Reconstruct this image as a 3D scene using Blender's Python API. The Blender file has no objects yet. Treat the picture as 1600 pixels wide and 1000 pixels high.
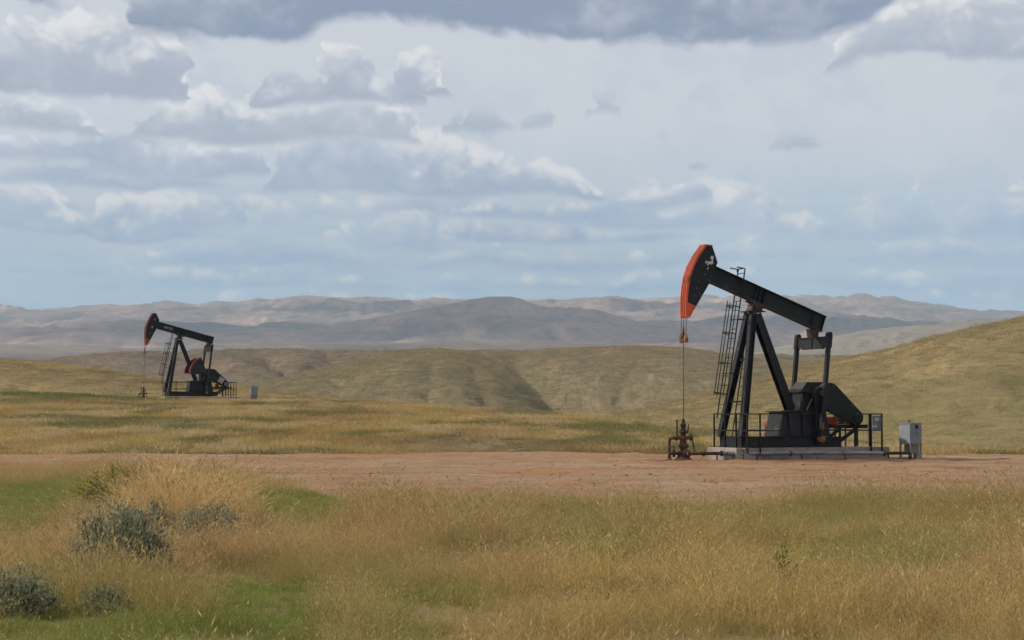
import bpy, math, random
import numpy as np
from mathutils import Vector, Matrix

# ------------------------------------------------------------------ camera
F_PX = 2537.0            # focal length in pixels of a 1600 px wide frame
EYE = 1.45
scene = bpy.context.scene
col = scene.collection
cam_data = bpy.data.cameras.new('camera')
cam = bpy.data.objects.new('camera', cam_data)
col.objects.link(cam)
cam_data.sensor_width = 36.0
cam_data.lens = 36.0 * F_PX / 1600.0
cam_data.clip_start = 0.1
cam_data.clip_end = 40000.0
cam.location = (0, 0, EYE)
cam.rotation_euler = (math.pi / 2 + math.atan(148.0 / F_PX), 0, 0)
scene.camera = cam

# ------------------------------------------------------------------ light
SUN_EL = math.radians(39)
SUN_AZ = math.radians(-78)       # from +Y (view direction) towards -X: high on the left
sun_dir = Vector((math.sin(SUN_AZ) * math.cos(SUN_EL), math.cos(SUN_AZ) * math.cos(SUN_EL), math.sin(SUN_EL)))
sd = bpy.data.lights.new('sun', 'SUN')
sd.energy = 4.9
sd.angle = math.radians(2.0)
sd.color = (1.0, 0.93, 0.80)
sun = bpy.data.objects.new('sun', sd)
col.objects.link(sun)
sun.rotation_euler = (-sun_dir).to_track_quat('-Z', 'Y').to_euler()
sun.location = (-40, 10, 60)

vs = scene.view_settings
vs.view_transform = 'Standard'
vs.look = 'None'
vs.gamma = 1.0
vs.use_curve_mapping = False
vs.exposure = 0.0
cy = scene.cycles
cy.max_bounces = 4
cy.diffuse_bounces = 2
cy.glossy_bounces = 2
cy.transmission_bounces = 3
cy.transparent_max_bounces = 16
cy.volume_bounces = 0
cy.use_adaptive_sampling = True
cy.adaptive_threshold = 0.04
cy.caustics_reflective = False
cy.caustics_refractive = False


class NT:
    """tiny helper for node trees"""
    def __init__(self, tree):
        self.t = tree
        self.n = tree.nodes
        self.l = tree.links

    def new(self, kind, **kw):
        nd = self.n.new(kind)
        for k, v in kw.items():
            setattr(nd, k, v)
        return nd

    def put(self, sock, v):
        if v is None:
            return
        if isinstance(v, bpy.types.NodeSocket):
            self.l.new(v, sock)
        else:
            sock.default_value = v

    def math(self, op, a, b=None, c=None, clamp=False):
        nd = self.new('ShaderNodeMath', operation=op, use_clamp=clamp)
        self.put(nd.inputs[0], a)
        self.put(nd.inputs[1], b)
        self.put(nd.inputs[2], c)
        return nd.outputs[0]

    def noise(self, vec, scale, detail=4.0, rough=0.55, dist=0.0, out=0, lac=2.0):
        nd = self.new('ShaderNodeTexNoise')
        if vec is not None:
            self.l.new(vec, nd.inputs['Vector'])
        nd.inputs['Scale'].default_value = scale
        nd.inputs['Detail'].default_value = detail
        nd.inputs['Roughness'].default_value = rough
        nd.inputs['Distortion'].default_value = dist
        nd.inputs['Lacunarity'].default_value = lac
        return nd.outputs[out]

    def ramp(self, fac, a, b, lo=0.0, hi=1.0):
        """smoothstep from lo..hi to a..b"""
        nd = self.new('ShaderNodeMapRange', interpolation_type='SMOOTHSTEP')
        self.put(nd.inputs[0], fac)
        self.put(nd.inputs[1], a)
        self.put(nd.inputs[2], b)
        self.put(nd.inputs[3], lo)
        self.put(nd.inputs[4], hi)
        return nd.outputs[0]

    def mix(self, fac, a, b, blend='MIX'):
        nd = self.new('ShaderNodeMix', data_type='RGBA', blend_type=blend)
        self.put(nd.inputs[0], fac)
        for s, v in ((nd.inputs[6], a), (nd.inputs[7], b)):
            if isinstance(v, (tuple, list)) and len(v) == 3:
                v = (*v, 1.0)
            self.put(s, v)
        return nd.outputs[2]

    def vmul(self, vec, xyz):
        nd = self.new('ShaderNodeVectorMath', operation='MULTIPLY')
        self.put(nd.inputs[0], vec)
        nd.inputs[1].default_value = xyz
        return nd.outputs[0]

    def vadd(self, vec, xyz):
        nd = self.new('ShaderNodeVectorMath', operation='ADD')
        self.put(nd.inputs[0], vec)
        self.put(nd.inputs[1], xyz)
        return nd.outputs[0]


# ------------------------------------------------------------------ world: nishita sky + banks of cumulus
SKY_STRENGTH = 0.1


def build_world():
    w = bpy.data.worlds.new('World')
    scene.world = w
    w.use_nodes = True
    w.node_tree.nodes.clear()
    N = NT(w.node_tree)
    out = N.new('ShaderNodeOutputWorld')
    bg = N.new('ShaderNodeBackground')
    bg.inputs['Strength'].default_value = SKY_STRENGTH
    N.l.new(bg.outputs[0], out.inputs[0])
    sky = N.new('ShaderNodeTexSky', sky_type='NISHITA')
    sky.sun_disc = False
    sky.sun_elevation = SUN_EL
    sky.sun_rotation = SUN_AZ
    sky.altitude = 800
    sky.air_density = 1.0
    sky.dust_density = 2.0
    sky.ozone_density = 1.2
    tc = N.new('ShaderNodeTexCoord')
    d = tc.outputs['Generated']
    sep = N.new('ShaderNodeSeparateXYZ')
    N.l.new(d, sep.inputs[0])
    X, Y, Z = sep.outputs
    az = N.math('ARCTAN2', X, Y)
    U0 = N.math('MULTIPLY', az, F_PX / 100)
    V = N.math('MULTIPLY', N.math('ARCSINE', Z), F_PX / 100)      # hundreds of pixels above the horizon
    vec = N.vmul(d, (F_PX / 100, F_PX / 100, F_PX / 100 * 1.25))
    big = N.noise(vec, 0.55, 2.0, 0.5)
    fine = N.noise(N.vadd(vec, (7.3, 2.1, 4.4)), 3.2, 4.0, 0.65)
    wob = N.noise(vec, 1.1, 2.0, 0.5, out=1)
    nv = N.vadd(vec, N.vmul(wob, (1.1, 1.1, 1.1)))

    def puff(sc):
        nd = N.new('ShaderNodeTexVoronoi', feature='F1', voronoi_dimensions='3D')
        N.l.new(nv, nd.inputs['Vector'])
        nd.inputs['Scale'].default_value = sc
        return N.math('SUBTRACT', 0.48, nd.outputs['Distance'])
    warp = N.math('MULTIPLY_ADD', puff(1.5), 0.62, N.math('MULTIPLY', puff(3.9), 0.34))
    warp = N.math('MULTIPLY_ADD', N.math('SUBTRACT', fine, 0.5), 0.62, warp)

    # soft veil: whiter high up, bluer near the horizon; all directions alike
    def C(r, g, b, k=1.0):
        f = lambda v: ((v / 255 + 0.055) / 1.055) ** 2.4 if v > 10 else v / 255 / 12.92
        return (f(r) * k / SKY_STRENGTH, f(g) * k / SKY_STRENGTH, f(b) * k / SKY_STRENGTH)

    veil_lo = C(173, 197, 212)
    veil_mid = C(190, 203, 213)
    veil_hi = C(217, 218, 221)
    colr = N.mix(N.ramp(V, 1.6, 3.0), veil_lo, veil_mid)
    colr = N.mix(N.ramp(N.math('MULTIPLY_ADD', warp, 0.8, V), 2.6, 4.6), colr, veil_hi)
    colr = N.mix(0.12, colr, sky.outputs[0])
    # low streaks close to the horizon
    svec = N.vmul(d, (9, 9, 85))
    st = N.noise(svec, 0.9, 3.0, 0.55)
    colr = N.mix(N.math('MULTIPLY', N.ramp(st, 0.5, 0.68), N.ramp(V, 4.4, 2.0, 0.0, 0.75)), colr, C(178, 190, 206))
    colr = N.mix(N.math('MULTIPLY', N.ramp(st, 0.5, 0.36), N.ramp(V, 4.0, 1.6, 0.0, 0.5)), colr, C(148, 174, 202))

    colr = N.mix(N.math('MULTIPLY', N.ramp(N.math('MULTIPLY_ADD', warp, 0.35, big), 0.42, 0.66), N.ramp(V, 1.4, 3.0, 0.15, 0.8)), colr, C(199, 204, 213))
    pp = N.math('PINGPONG', N.math('ADD', N.math('MULTIPLY_ADD', warp, 0.55, U0), 8.0), 16.0)
    un = N.math('DIVIDE', pp, 16.0)

    def row(colr, base_pts, top_pts, dark, light, edge=0.16, amp=0.75, basesoft=0.15, lo=-0.1, hi=1.15, opacity=1.0, white=None, bwarp=0.24, tex=0.0):
        """one bank of clouds: base line and top height are curves over the azimuth (photo pixels)"""
        def curve(pts, ymax):
            fc = N.new('ShaderNodeFloatCurve')
            c = fc.mapping.curves[0]
            P = [(max(0.0, min(1.0, x / 1600)), y / ymax) for x, y in pts]
            c.points[0].location = P[0]
            c.points[1].location = P[-1]
            for p in P[1:-1]:
                c.points.new(*p)
            fc.mapping.update()
            N.l.new(un, fc.inputs['Value'])
            return N.math('MULTIPLY', fc.outputs[0], ymax)
        if not isinstance(top_pts, list):          # scattered heaps: height from noise along the azimuth
            seed_, freq, hmax, thr = top_pts
            base = base_pts
            cx = N.new('ShaderNodeCombineXYZ')
            N.put(cx.inputs[0], N.math('MULTIPLY_ADD', warp, 0.35, N.math('MULTIPLY', X, F_PX / 100)))
            N.put(cx.inputs[1], N.math('MULTIPLY', Y, F_PX / 100))
            N.put(cx.inputs[2], seed_)
            nz = N.noise(cx.outputs[0], freq, 1.0, 0.5)
            top = N.math('MULTIPLY', N.math('MAXIMUM', N.math('SUBTRACT', nz, thr), 0.0), hmax * 6)
            top = N.math('MINIMUM', top, hmax)
        else:
            base = curve([(x, (648 - y) / 100) for x, y in base_pts], 8.0)
            top = curve([(x, h / 100 * (1.28 if 8 < h < 130 and x < 720 else 1.08)) for x, h in top_pts], 4.0)
        hgt = N.math('SUBTRACT', V, base)
        hb = N.math('MULTIPLY_ADD', warp, bwarp, N.math('MULTIPLY_ADD', N.math('SUBTRACT', big, 0.5), 0.55, hgt))
        topn = N.math('MULTIPLY_ADD', N.math('MULTIPLY', warp, amp), N.math('MINIMUM', N.math('MULTIPLY', top, 2.0), 0.8), top)
        over = N.math('SUBTRACT', topn, hgt)
        a = N.math('MULTIPLY', N.ramp(over, 0.0, edge), N.ramp(hb, -0.02, basesoft))
        a = N.math('MULTIPLY', a, N.ramp(top, 0.02, 0.12, 0.0, opacity))
        rel = N.math('DIVIDE', hgt, N.math('MAXIMUM', top, 0.25))
        rel = N.math('MULTIPLY_ADD', warp, 1.0, rel)
        if tex:
            rel = N.math('MULTIPLY_ADD', N.math('SUBTRACT', big, 0.5), tex, rel)
        c = N.mix(N.ramp(rel, lo, hi), dark, light)
        if white:
            c = N.mix(N.ramp(N.math('MULTIPLY_ADD', N.math('SUBTRACT', big, 0.5), 1.4, rel), 0.45, 1.05, 0.0, 0.95), c, white)
        return N.mix(a, colr, c)

    W = C(238, 236, 234)
    # far low banks first, near high banks last
    W2 = C(224, 223, 221)
    for vb, sd_, fq, hm, th, dk, lt, op in ((1.66, 11.3, 0.58, 0.26, 0.36, C(153, 181, 206), C(190, 203, 214), 0.8), (1.95, 27.1, 0.50, 0.36, 0.36, C(151, 177, 205), C(200, 209, 215), 0.9),
                                            (2.28, 41.7, 0.46, 0.48, 0.38, C(151, 173, 202), C(208, 213, 217), 0.95), (2.66, 58.9, 0.42, 0.54, 0.40, C(153, 172, 199), C(210, 213, 217), 0.95),
                                            (3.10, 73.3, 0.40, 0.56, 0.43, C(156, 172, 197), C(211, 213, 217), 0.9)):
        colr = row(colr, vb, (sd_, fq, hm, th), dk, lt, edge=0.16, amp=0.9, basesoft=0.10, opacity=op, white=W2, bwarp=0.12, lo=-0.2, hi=0.95)
    colr = row(colr, [(0, 425), (1600, 428)], [(0, 30), (250, 10), (330, 55), (480, 45), (560, 25), (800, 35), (1000, 25), (1200, 10), (1330, 30), (1600, 35)],
               C(157, 178, 205), C(180, 193, 208), edge=0.3, amp=0.7, opacity=0.7)
    colr = row(colr, [(0, 398), (1600, 396)], [(0, 0), (440, 0), (500, 22), (580, 42), (650, 56), (700, 38), (740, 8), (900, 5), (1180, 0), (1230, 30), (1320, 65), (1420, 80), (1520, 85), (1600, 95)],
               C(162, 181, 205), C(203, 209, 215), edge=0.16, white=C(224, 223, 221), opacity=0.92)
    colr = row(colr, [(0, 366), (400, 368), (700, 345), (1100, 372), (1600, 366)], [(0, 55), (60, 62), (110, 45), (135, 20), (180, 55), (260, 62), (370, 52), (395, 10), (420, 40), (560, 30), (640, 12), (760, 30), (900, 48), (1000, 72), (1080, 62), (1160, 70), (1220, 30), (1300, 5), (1600, 30)],
               C(164, 181, 203), C(206, 210, 216), edge=0.16, white=C(230, 228, 225), opacity=0.95)
    colr = row(colr, [(0, 312), (200, 300), (400, 312), (700, 316), (850, 306), (1000, 330), (1130, 326), (1600, 330)], [(0, 20), (120, 40), (220, 30), (330, 25), (395, 10), (430, 75), (500, 95), (600, 92), (700, 88), (800, 60), (900, 45), (960, 22), (1040, 36), (1100, 46), (1136, 4), (1300, 12), (1600, 25)],
               C(162, 175, 196), C(199, 204, 214), edge=0.18, white=C(232, 230, 228), opacity=0.95)
    colr = row(colr, [(0, 282), (200, 280), (300, 292), (420, 291), (600, 280), (1600, 270)], [(0, 40), (90, 46), (180, 60), (240, 58), (275, 40), (320, 56), (400, 50), (424, 6), (500, 0), (1060, 0), (1095, 24), (1125, 0), (1600, 0)],
               C(165, 175, 194), C(203, 207, 215), edge=0.19, white=W, opacity=0.95)
    colr = row(colr, [(0, 234), (400, 236), (660, 230), (1600, 230)], [(0, 58), (60, 52), (140, 40), (188, 4), (200, 30), (260, 62), (330, 72), (390, 60), (440, 58), (560, 66), (640, 52), (672, 4), (700, 0), (1600, 0)],
               C(170, 177, 192), C(205, 208, 215), edge=0.18, white=W, opacity=0.95)
    colr = row(colr, [(0, 178), (300, 172), (400, 176), (660, 168), (1600, 168)],
               [(0, 90), (60, 98), (150, 105), (240, 98), (290, 72), (305, 4), (378, 2), (400, 48), (440, 58), (478, 46), (520, 80), (560, 76), (590, 46), (640, 40), (662, 6), (680, 0), (1600, 0)],
               C(168, 174, 190), C(208, 210, 216), edge=0.17, white=W, opacity=0.97)
    colr = row(colr, [(0, 206), (690, 206), (880, 206), (930, 188), (980, 188), (1000, 206), (1600, 206)],
               [(0, 0), (694, 3), (712, 34), (760, 44), (800, 26), (850, 48), (872, 5), (905, 3), (925, 36), (950, 46), (975, 32), (985, 4), (1010, 10), (1040, 12), (1060, 2), (1190, 2), (1210, 10), (1240, 34), (1275, 26), (1290, 2), (1600, 0)],
               C(172, 179, 195), C(203, 206, 213), edge=0.18, opacity=0.95)
    colr = row(colr, [(0, 108), (560, 130), (640, 150), (700, 150), (760, 120), (1080, 158), (1100, 158), (1260, 135), (1330, 118), (1480, 124), (1600, 118)],
               [(0, 0), (600, 0), (620, 50), (660, 62), (690, 45), (705, 4), (1078, 2), (1090, 9), (1102, 2), (1250, 3), (1280, 12), (1310, 36), (1360, 80), (1420, 96), (1500, 108), (1600, 100)],
               C(170, 175, 190), C(208, 210, 216), edge=0.18, white=W, opacity=0.95)
    colr = row(colr, [(0, 38), (110, 44), (190, 78), (300, 76), (420, 90), (470, 86), (500, 66), (700, 64), (900, 78), (1000, 76), (1150, 84), (1250, 78), (1340, 70), (1380, 45), (1420, 18), (1600, 12)],
               [(0, 42), (80, 34), (120, 6), (175, 4), (200, 50), (260, 100), (340, 150), (500, 180), (1000, 190), (1600, 200)],
               C(134, 145, 169), C(190, 196, 207), edge=0.40, amp=0.9, basesoft=0.22, lo=0.0, hi=1.3, opacity=0.97, bwarp=0.22, tex=2.2)
    # overhead: the same broken cumulus goes on over the rest of the sky
    over_vec = N.new('ShaderNodeVectorMath', operation='SCALE')
    N.l.new(d, over_vec.inputs[0])
    N.put(over_vec.inputs[3], N.math('DIVIDE', 1.0, N.math('MAXIMUM', Z, 0.08)))
    cover = N.noise(over_vec.outputs[0], 0.9, 4.0, 0.55)
    oc = N.mix(N.ramp(cover, 0.55, 0.75), C(205, 209, 218), C(150, 158, 182))
    colr = N.mix(N.math('MULTIPLY', N.ramp(cover, 0.46, 0.6), N.ramp(V, 7.2, 9.5)), colr, oc)
    N.l.new(colr, bg.inputs['Color'])
    w.cycles.sampling_method = 'MANUAL'
    w.cycles.sample_map_resolution = 256


build_world()

# ------------------------------------------------------------------ numpy noise
rng = np.random.default_rng(7)
_P = rng.permutation(512)
_P = np.concatenate([_P, _P, _P])
_G = np.stack([np.cos(np.linspace(0, 2 * np.pi, 512, endpoint=False)), np.sin(np.linspace(0, 2 * np.pi, 512, endpoint=False))], 1)


def perlin(x, y):
    xi = np.floor(x).astype(int)
    yi = np.floor(y).astype(int)
    xf, yf = x - xi, y - yi
    u = xf * xf * xf * (xf * (xf * 6 - 15) + 10)
    v = yf * yf * yf * (yf * (yf * 6 - 15) + 10)

    def g(ix, iy, dx, dy):
        h = _P[(_P[ix % 512] + iy) % 512]
        return _G[h, 0] * dx + _G[h, 1] * dy
    a = g(xi, yi, xf, yf)
    b = g(xi + 1, yi, xf - 1, yf)
    c = g(xi, yi + 1, xf, yf - 1)
    e = g(xi + 1, yi + 1, xf - 1, yf - 1)
    return (a + u * (b - a)) + v * ((c + u * (e - c)) - (a + u * (b - a)))


def fbm(x, y, octaves=4, gain=0.5):
    s, a = 0, 1.0
    for i in range(octaves):
        s = s + a * perlin(x + 17.3 * i, y - 9.1 * i)
        x, y, a = x * 2.03, y * 2.03, a * gain
    return s


def billow(x, y, octaves=4, gain=0.5):
    s, a = 0, 1.0
    for i in range(octaves):
        s = s + a * np.abs(perlin(x + 31.7 * i, y + 5.9 * i))
        x, y, a = x * 2.03, y * 2.03, a * gain
    return s


def smooth(t):
    t = np.clip(t, 0, 1)
    return t * t * (3 - 2 * t)


# ------------------------------------------------------------------ mesh helpers
def link_mesh(name, me, parent=None):
    o = bpy.data.objects.new(name, me)
    col.objects.link(o)
    if parent is not None:
        o.parent = parent
    return o


def set_tags(o, label=None, category=None, group=None, kind=None):
    for k, v in (('label', label), ('category', category), ('group', group), ('kind', kind)):
        if v:
            o[k] = v
    return o


def thing(name, label, category, loc=(0, 0, 0), rz=0.0, group=None):
    o = bpy.data.objects.new(name, None)
    col.objects.link(o)
    o.empty_display_size = 0.3
    o.location = loc
    o.rotation_euler = (0, 0, rz)
    return set_tags(o, label, category, group)


class MB:
    """collects shapes for ONE mesh object"""
    def __init__(self):
        self.v, self.f, self.s = [], [], []

    def add(self, verts, faces, smooth_=False):
        n = len(self.v)
        self.v += [tuple(p) for p in verts]
        self.f += [tuple(i + n for i in q) for q in faces]
        self.s += [smooth_] * len(faces)
        return self

    def box(self, c, size, rot=None):
        sx, sy, sz = (s / 2 for s in size)
        P = [Vector((x, y, z)) for x in (-sx, sx) for y in (-sy, sy) for z in (-sz, sz)]
        if rot is not None:
            P = [rot @ p for p in P]
        c = Vector(c)
        return self.add([c + p for p in P], [(0, 1, 3, 2), (4, 6, 7, 5), (0, 4, 5, 1), (2, 3, 7, 6), (0, 2, 6, 4), (1, 5, 7, 3)])

    def _frame(self, p0, p1, up):
        d = (p1 - p0).normalized()
        side = d.cross(Vector(up))
        if side.length < 1e-4:
            side = d.cross(Vector((1, 0, 0)))
        side.normalize()
        return d, side, side.cross(d).normalized()

    def bar(self, p0, p1, w, h, up=(0, 0, 1)):
        """box from p0 to p1; w across (horizontal side), h along up"""
        p0, p1 = Vector(p0), Vector(p1)
        d, s, u = self._frame(p0, p1, up)
        P = [p + s * a * w / 2 + u * b * h / 2 for p in (p0, p1) for a, b in ((-1, -1), (1, -1), (1, 1), (-1, 1))]
        return self.add(P, [(3, 2, 1, 0), (4, 5, 6, 7), (0, 1, 5, 4), (1, 2, 6, 5), (2, 3, 7, 6), (3, 0, 4, 7)])

    def ibeam(self, p0, p1, w, h, t=0.02, up=(0, 0, 1)):
        """H section: two flanges of width w, web of height h"""
        p0, p1 = Vector(p0), Vector(p1)
        d, s, u = self._frame(p0, p1, up)
        self.bar(p0 + u * (h / 2 - t / 2), p1 + u * (h / 2 - t / 2), w, t, up)
        self.bar(p0 - u * (h / 2 - t / 2), p1 - u * (h / 2 - t / 2), w, t, up)
        return self.bar(p0, p1, t, h - 2 * t - 0.001, up)

    def tube(self, p0, p1, r0, r1=None, n=10, cap=True):
        r1 = r0 if r1 is None else r1
        p0, p1 = Vector(p0), Vector(p1)
        d, s, u = self._frame(p0, p1, (0, 0, 1))
        A = [(math.cos(2 * math.pi * k / n), math.sin(2 * math.pi * k / n)) for k in range(n)]
        P = [p0 + (s * c + u * q) * r0 for c, q in A] + [p1 + (s * c + u * q) * r1 for c, q in A]
        self.add(P, [(k, (k + 1) % n, n + (k + 1) % n, n + k) for k in range(n)], True)
        if cap:
            self.add(P, [tuple(range(n - 1, -1, -1)), tuple(range(n, 2 * n))])
        return self

    def path(self, pts, r, n=8):
        for a, b in zip(pts[:-1], pts[1:]):
            self.tube(a, b, r, n=n)
        for p in pts[1:-1]:
            self.ball(p, r * 1.02)
        return self

    def ball(self, c, r, n=8, m=5, sc=(1, 1, 1)):
        c = Vector(c)
        P, Fc = [], []
        for j in range(m + 1):
            th = math.pi * j / m
            for k in range(n):
                ph = 2 * math.pi * k / n
                P.append(c + Vector((math.sin(th) * math.cos(ph) * r * sc[0], math.sin(th) * math.sin(ph) * r * sc[1], math.cos(th) * r * sc[2])))
        for j in range(m):
            for k in range(n):
                Fc.append((j * n + k, (j + 1) * n + k, (j + 1) * n + (k + 1) % n, j * n + (k + 1) % n))
        return self.add(P, Fc, True)

    def lathe(self, prof, c=(0, 0, 0), n=14):
        """prof: (radius, z) pairs"""
        c = Vector(c)
        P = [c + Vector((r * math.cos(2 * math.pi * k / n), r * math.sin(2 * math.pi * k / n), z)) for r, z in prof for k in range(n)]
        m = len(prof)
        self.add(P, [(j * n + k, j * n + (k + 1) % n, (j + 1) * n + (k + 1) % n, (j + 1) * n + k) for j in range(m - 1) for k in range(n)])
        self.add(P, [tuple(range(n - 1, -1, -1)), tuple(range((m - 1) * n, m * n))])
        return self

    def prism(self, poly, y0, y1):
        """polygon of (x, z) extruded along y"""
        n = len(poly)
        P = [(x, y0, z) for x, z in poly] + [(x, y1, z) for x, z in poly]
        return self.add(P, [tuple(range(n)), tuple(range(2 * n - 1, n - 1, -1))] + [(k, n + k, n + (k + 1) % n, (k + 1) % n) for k in range(n)])

    def taper(self, b0, b1, z0, z1):
        """frustum between two rectangles (x0,x1,y0,y1)"""
        P = []
        for (x0, x1, y0, y1), z in ((b0, z0), (b1, z1)):
            P += [(x0, y0, z), (x1, y0, z), (x1, y1, z), (x0, y1, z)]
        return self.add(P, [(3, 2, 1, 0), (4, 5, 6, 7), (0, 1, 5, 4), (1, 2, 6, 5), (2, 3, 7, 6), (3, 0, 4, 7)])

    def build(self, name, mat, parent=None, label=None, bevel=0.0, recalc=True):
        me = bpy.data.meshes.new(name)
        me.from_pydata([tuple(p) for p in self.v], [], self.f)
        me.polygons.foreach_set('use_smooth', self.s)
        if recalc:
            import bmesh
            bm = bmesh.new()
            bm.from_mesh(me)
            bmesh.ops.recalc_face_normals(bm, faces=bm.faces)
            bm.to_mesh(me)
            bm.free()
        me.materials.append(mat)
        o = link_mesh(name, me, parent)
        if label:
            o['label'] = label
        if bevel:
            md = o.modifiers.new('bevel', 'BEVEL')
            md.width = bevel
            md.segments = 2
            md.limit_method = 'ANGLE'
        return o


def grid_mesh(name, Xg, Yg, Zg, mat):
    """mesh from 2-D arrays of coordinates"""
    n, m = Xg.shape
    V = np.stack([Xg, Yg, Zg], -1).reshape(-1, 3)
    i = np.arange(n * m).reshape(n, m)
    q = np.stack([i[:-1, :-1], i[1:, :-1], i[1:, 1:], i[:-1, 1:]], -1).reshape(-1, 4)
    me = bpy.data.meshes.new(name)
    me.vertices.add(len(V))
    me.vertices.foreach_set('co', V.ravel().astype(np.float32))
    me.loops.add(q.size)
    me.loops.foreach_set('vertex_index', q.ravel().astype(np.int32))
    me.polygons.add(len(q))
    me.polygons.foreach_set('loop_start', np.arange(0, q.size, 4, dtype=np.int32))
    me.polygons.foreach_set('loop_total', np.full(len(q), 4, dtype=np.int32))
    me.polygons.foreach_set('use_smooth', np.ones(len(q), bool))
    me.update(calc_edges=True)
    me.validate()
    me.materials.append(mat)
    return link_mesh(name, me)


# ------------------------------------------------------------------ materials
def new_mat(name):
    m = bpy.data.materials.new(name)
    m.use_nodes = True
    m.node_tree.nodes.clear()
    N = NT(m.node_tree)
    out = N.new('ShaderNodeOutputMaterial')
    b = N.new('ShaderNodeBsdfPrincipled')
    N.l.new(b.outputs[0], out.inputs[0])
    return m, N, b, out


def bump(N, b, height, strength=0.3, dist=0.02):
    nd = N.new('ShaderNodeBump')
    nd.inputs['Strength'].default_value = strength
    nd.inputs['Distance'].default_value = dist
    N.l.new(height, nd.inputs['Height'])
    N.l.new(nd.outputs[0], b.inputs['Normal'])


def paint(name, base, worn, rough=0.45, wear=0.62, scale=3.0, metal=0.0, dust=(0.16, 0.12, 0.085), dustiness=0.25):
    """weathered paint: flecks of wear, streaks of dust on upward faces"""
    m, N, b, _ = new_mat(name)
    tc = N.new('ShaderNodeTexCoord')
    p = tc.outputs['Object']
    n1 = N.noise(p, scale, 8.0, 0.62)
    n2 = N.noise(N.vmul(p, (1, 1, 0.35)), scale * 2.6, 6.0, 0.6)
    n3 = N.noise(p, 0.8, 3.0, 0.5)
    var = N.mix(N.ramp(n3, 0.3, 0.7), tuple(c * 0.8 for c in base), tuple(c * 1.3 for c in base))
    c = N.mix(N.ramp(n1, wear, wear + 0.07, 0.0, 0.9), var, worn)
    geo = N.new('ShaderNodeNewGeometry')
    sp = N.new('ShaderNodeSeparateXYZ')
    N.l.new(geo.outputs['Normal'], sp.inputs[0])
    up = N.ramp(sp.outputs[2], 0.2, 0.95)
    c = N.mix(N.math('MULTIPLY', N.math('MULTIPLY_ADD', up, 0.75, 0.2), N.ramp(n2, 0.35, 0.75, 0.0, dustiness * 2)), c, dust)
    N.l.new(c, b.inputs['Base Color'])
    N.put(b.inputs['Roughness'], N.ramp(n2, 0.3, 0.7, rough - 0.08, rough + 0.2))
    b.inputs['Metallic'].default_value = metal
    b.inputs['Specular IOR Level'].default_value = 0.22
    bump(N, b, n1, 0.15, 0.01)
    return m


M = {}
M['black'] = paint('black_paint', (0.0055, 0.0065, 0.0072), (0.045, 0.034, 0.027), 0.45, 0.60, 3.6, dustiness=0.18)
M['black_grey'] = paint('greyed_black_paint', (0.012, 0.0135, 0.016), (0.07, 0.055, 0.042), 0.5, 0.59, 3.6, dustiness=0.24)  # greyer black; sky sheen of the near leg is put into this colour
M['green_black'] = paint('beam_paint', (0.005, 0.0085, 0.0080), (0.04, 0.033, 0.022), 0.5, 0.61, 3.2, dustiness=0.18)
M['flange'] = paint('dusty_flange', (0.035, 0.027, 0.018), (0.10, 0.07, 0.045), 0.6, 0.56, 5.0)
M['orange'] = paint('orange_paint', (0.56, 0.085, 0.030), (0.22, 0.045, 0.025), 0.5, 0.57, 4.5, dustiness=0.18)
M['faded_red'] = paint('faded_red_paint', (0.25, 0.050, 0.028), (0.11, 0.034, 0.022), 0.6, 0.55, 5.0, dustiness=0.25)
M['rust'] = paint('rusty_iron', (0.070, 0.032, 0.022), (0.17, 0.065, 0.03), 0.75, 0.52, 9.0)
M['rust_bright'] = paint('rusty_bearing', (0.17, 0.072, 0.03), (0.40, 0.20, 0.085), 0.75, 0.5, 14.0)
M['dark_rust'] = paint('greasy_iron', (0.035, 0.024, 0.020), (0.12, 0.055, 0.03), 0.6, 0.52, 9.0)
M['galvanised'] = paint('galvanised_sheet', (0.215, 0.232, 0.255), (0.15, 0.155, 0.165), 0.5, 0.68, 5.0, metal=0.15, dustiness=0.12)
M['pipe_grey'] = paint('grey_pipe', (0.20, 0.205, 0.22), (0.13, 0.08, 0.06), 0.5, 0.56, 4.0, metal=0.3)
M['cable'] = paint('steel_cable', (0.10, 0.09, 0.085), (0.16, 0.09, 0.06), 0.5, 0.6, 20.0, metal=0.5)
M['rod'] = paint('polished_rod', (0.14, 0.115, 0.10), (0.15, 0.09, 0.06), 0.4, 0.6, 20.0, metal=0.5)
M['white_mark'] = paint('faded_white_mark', (0.42, 0.43, 0.41), (0.10, 0.10, 0.10), 0.7, 0.58, 12.0, dustiness=0.1)
M['sign_blue'] = paint('sign_blue', (0.14, 0.17, 0.26), (0.3, 0.3, 0.3), 0.6, 0.65, 12.0, dustiness=0.1)
M['sign_red'] = paint('sign_red', (0.34, 0.10, 0.09), (0.4, 0.3, 0.3), 0.6, 0.65, 12.0, dustiness=0.1)
M['grey_mark'] = paint('faded_grey_mark', (0.17, 0.165, 0.16), (0.03, 0.03, 0.03), 0.7, 0.55, 12.0, dustiness=0.1)
M['yellow_mark'] = paint('yellow_sticker', (0.50, 0.42, 0.22), (0.12, 0.1, 0.08), 0.6, 0.6, 16.0, dustiness=0.1)


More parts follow.
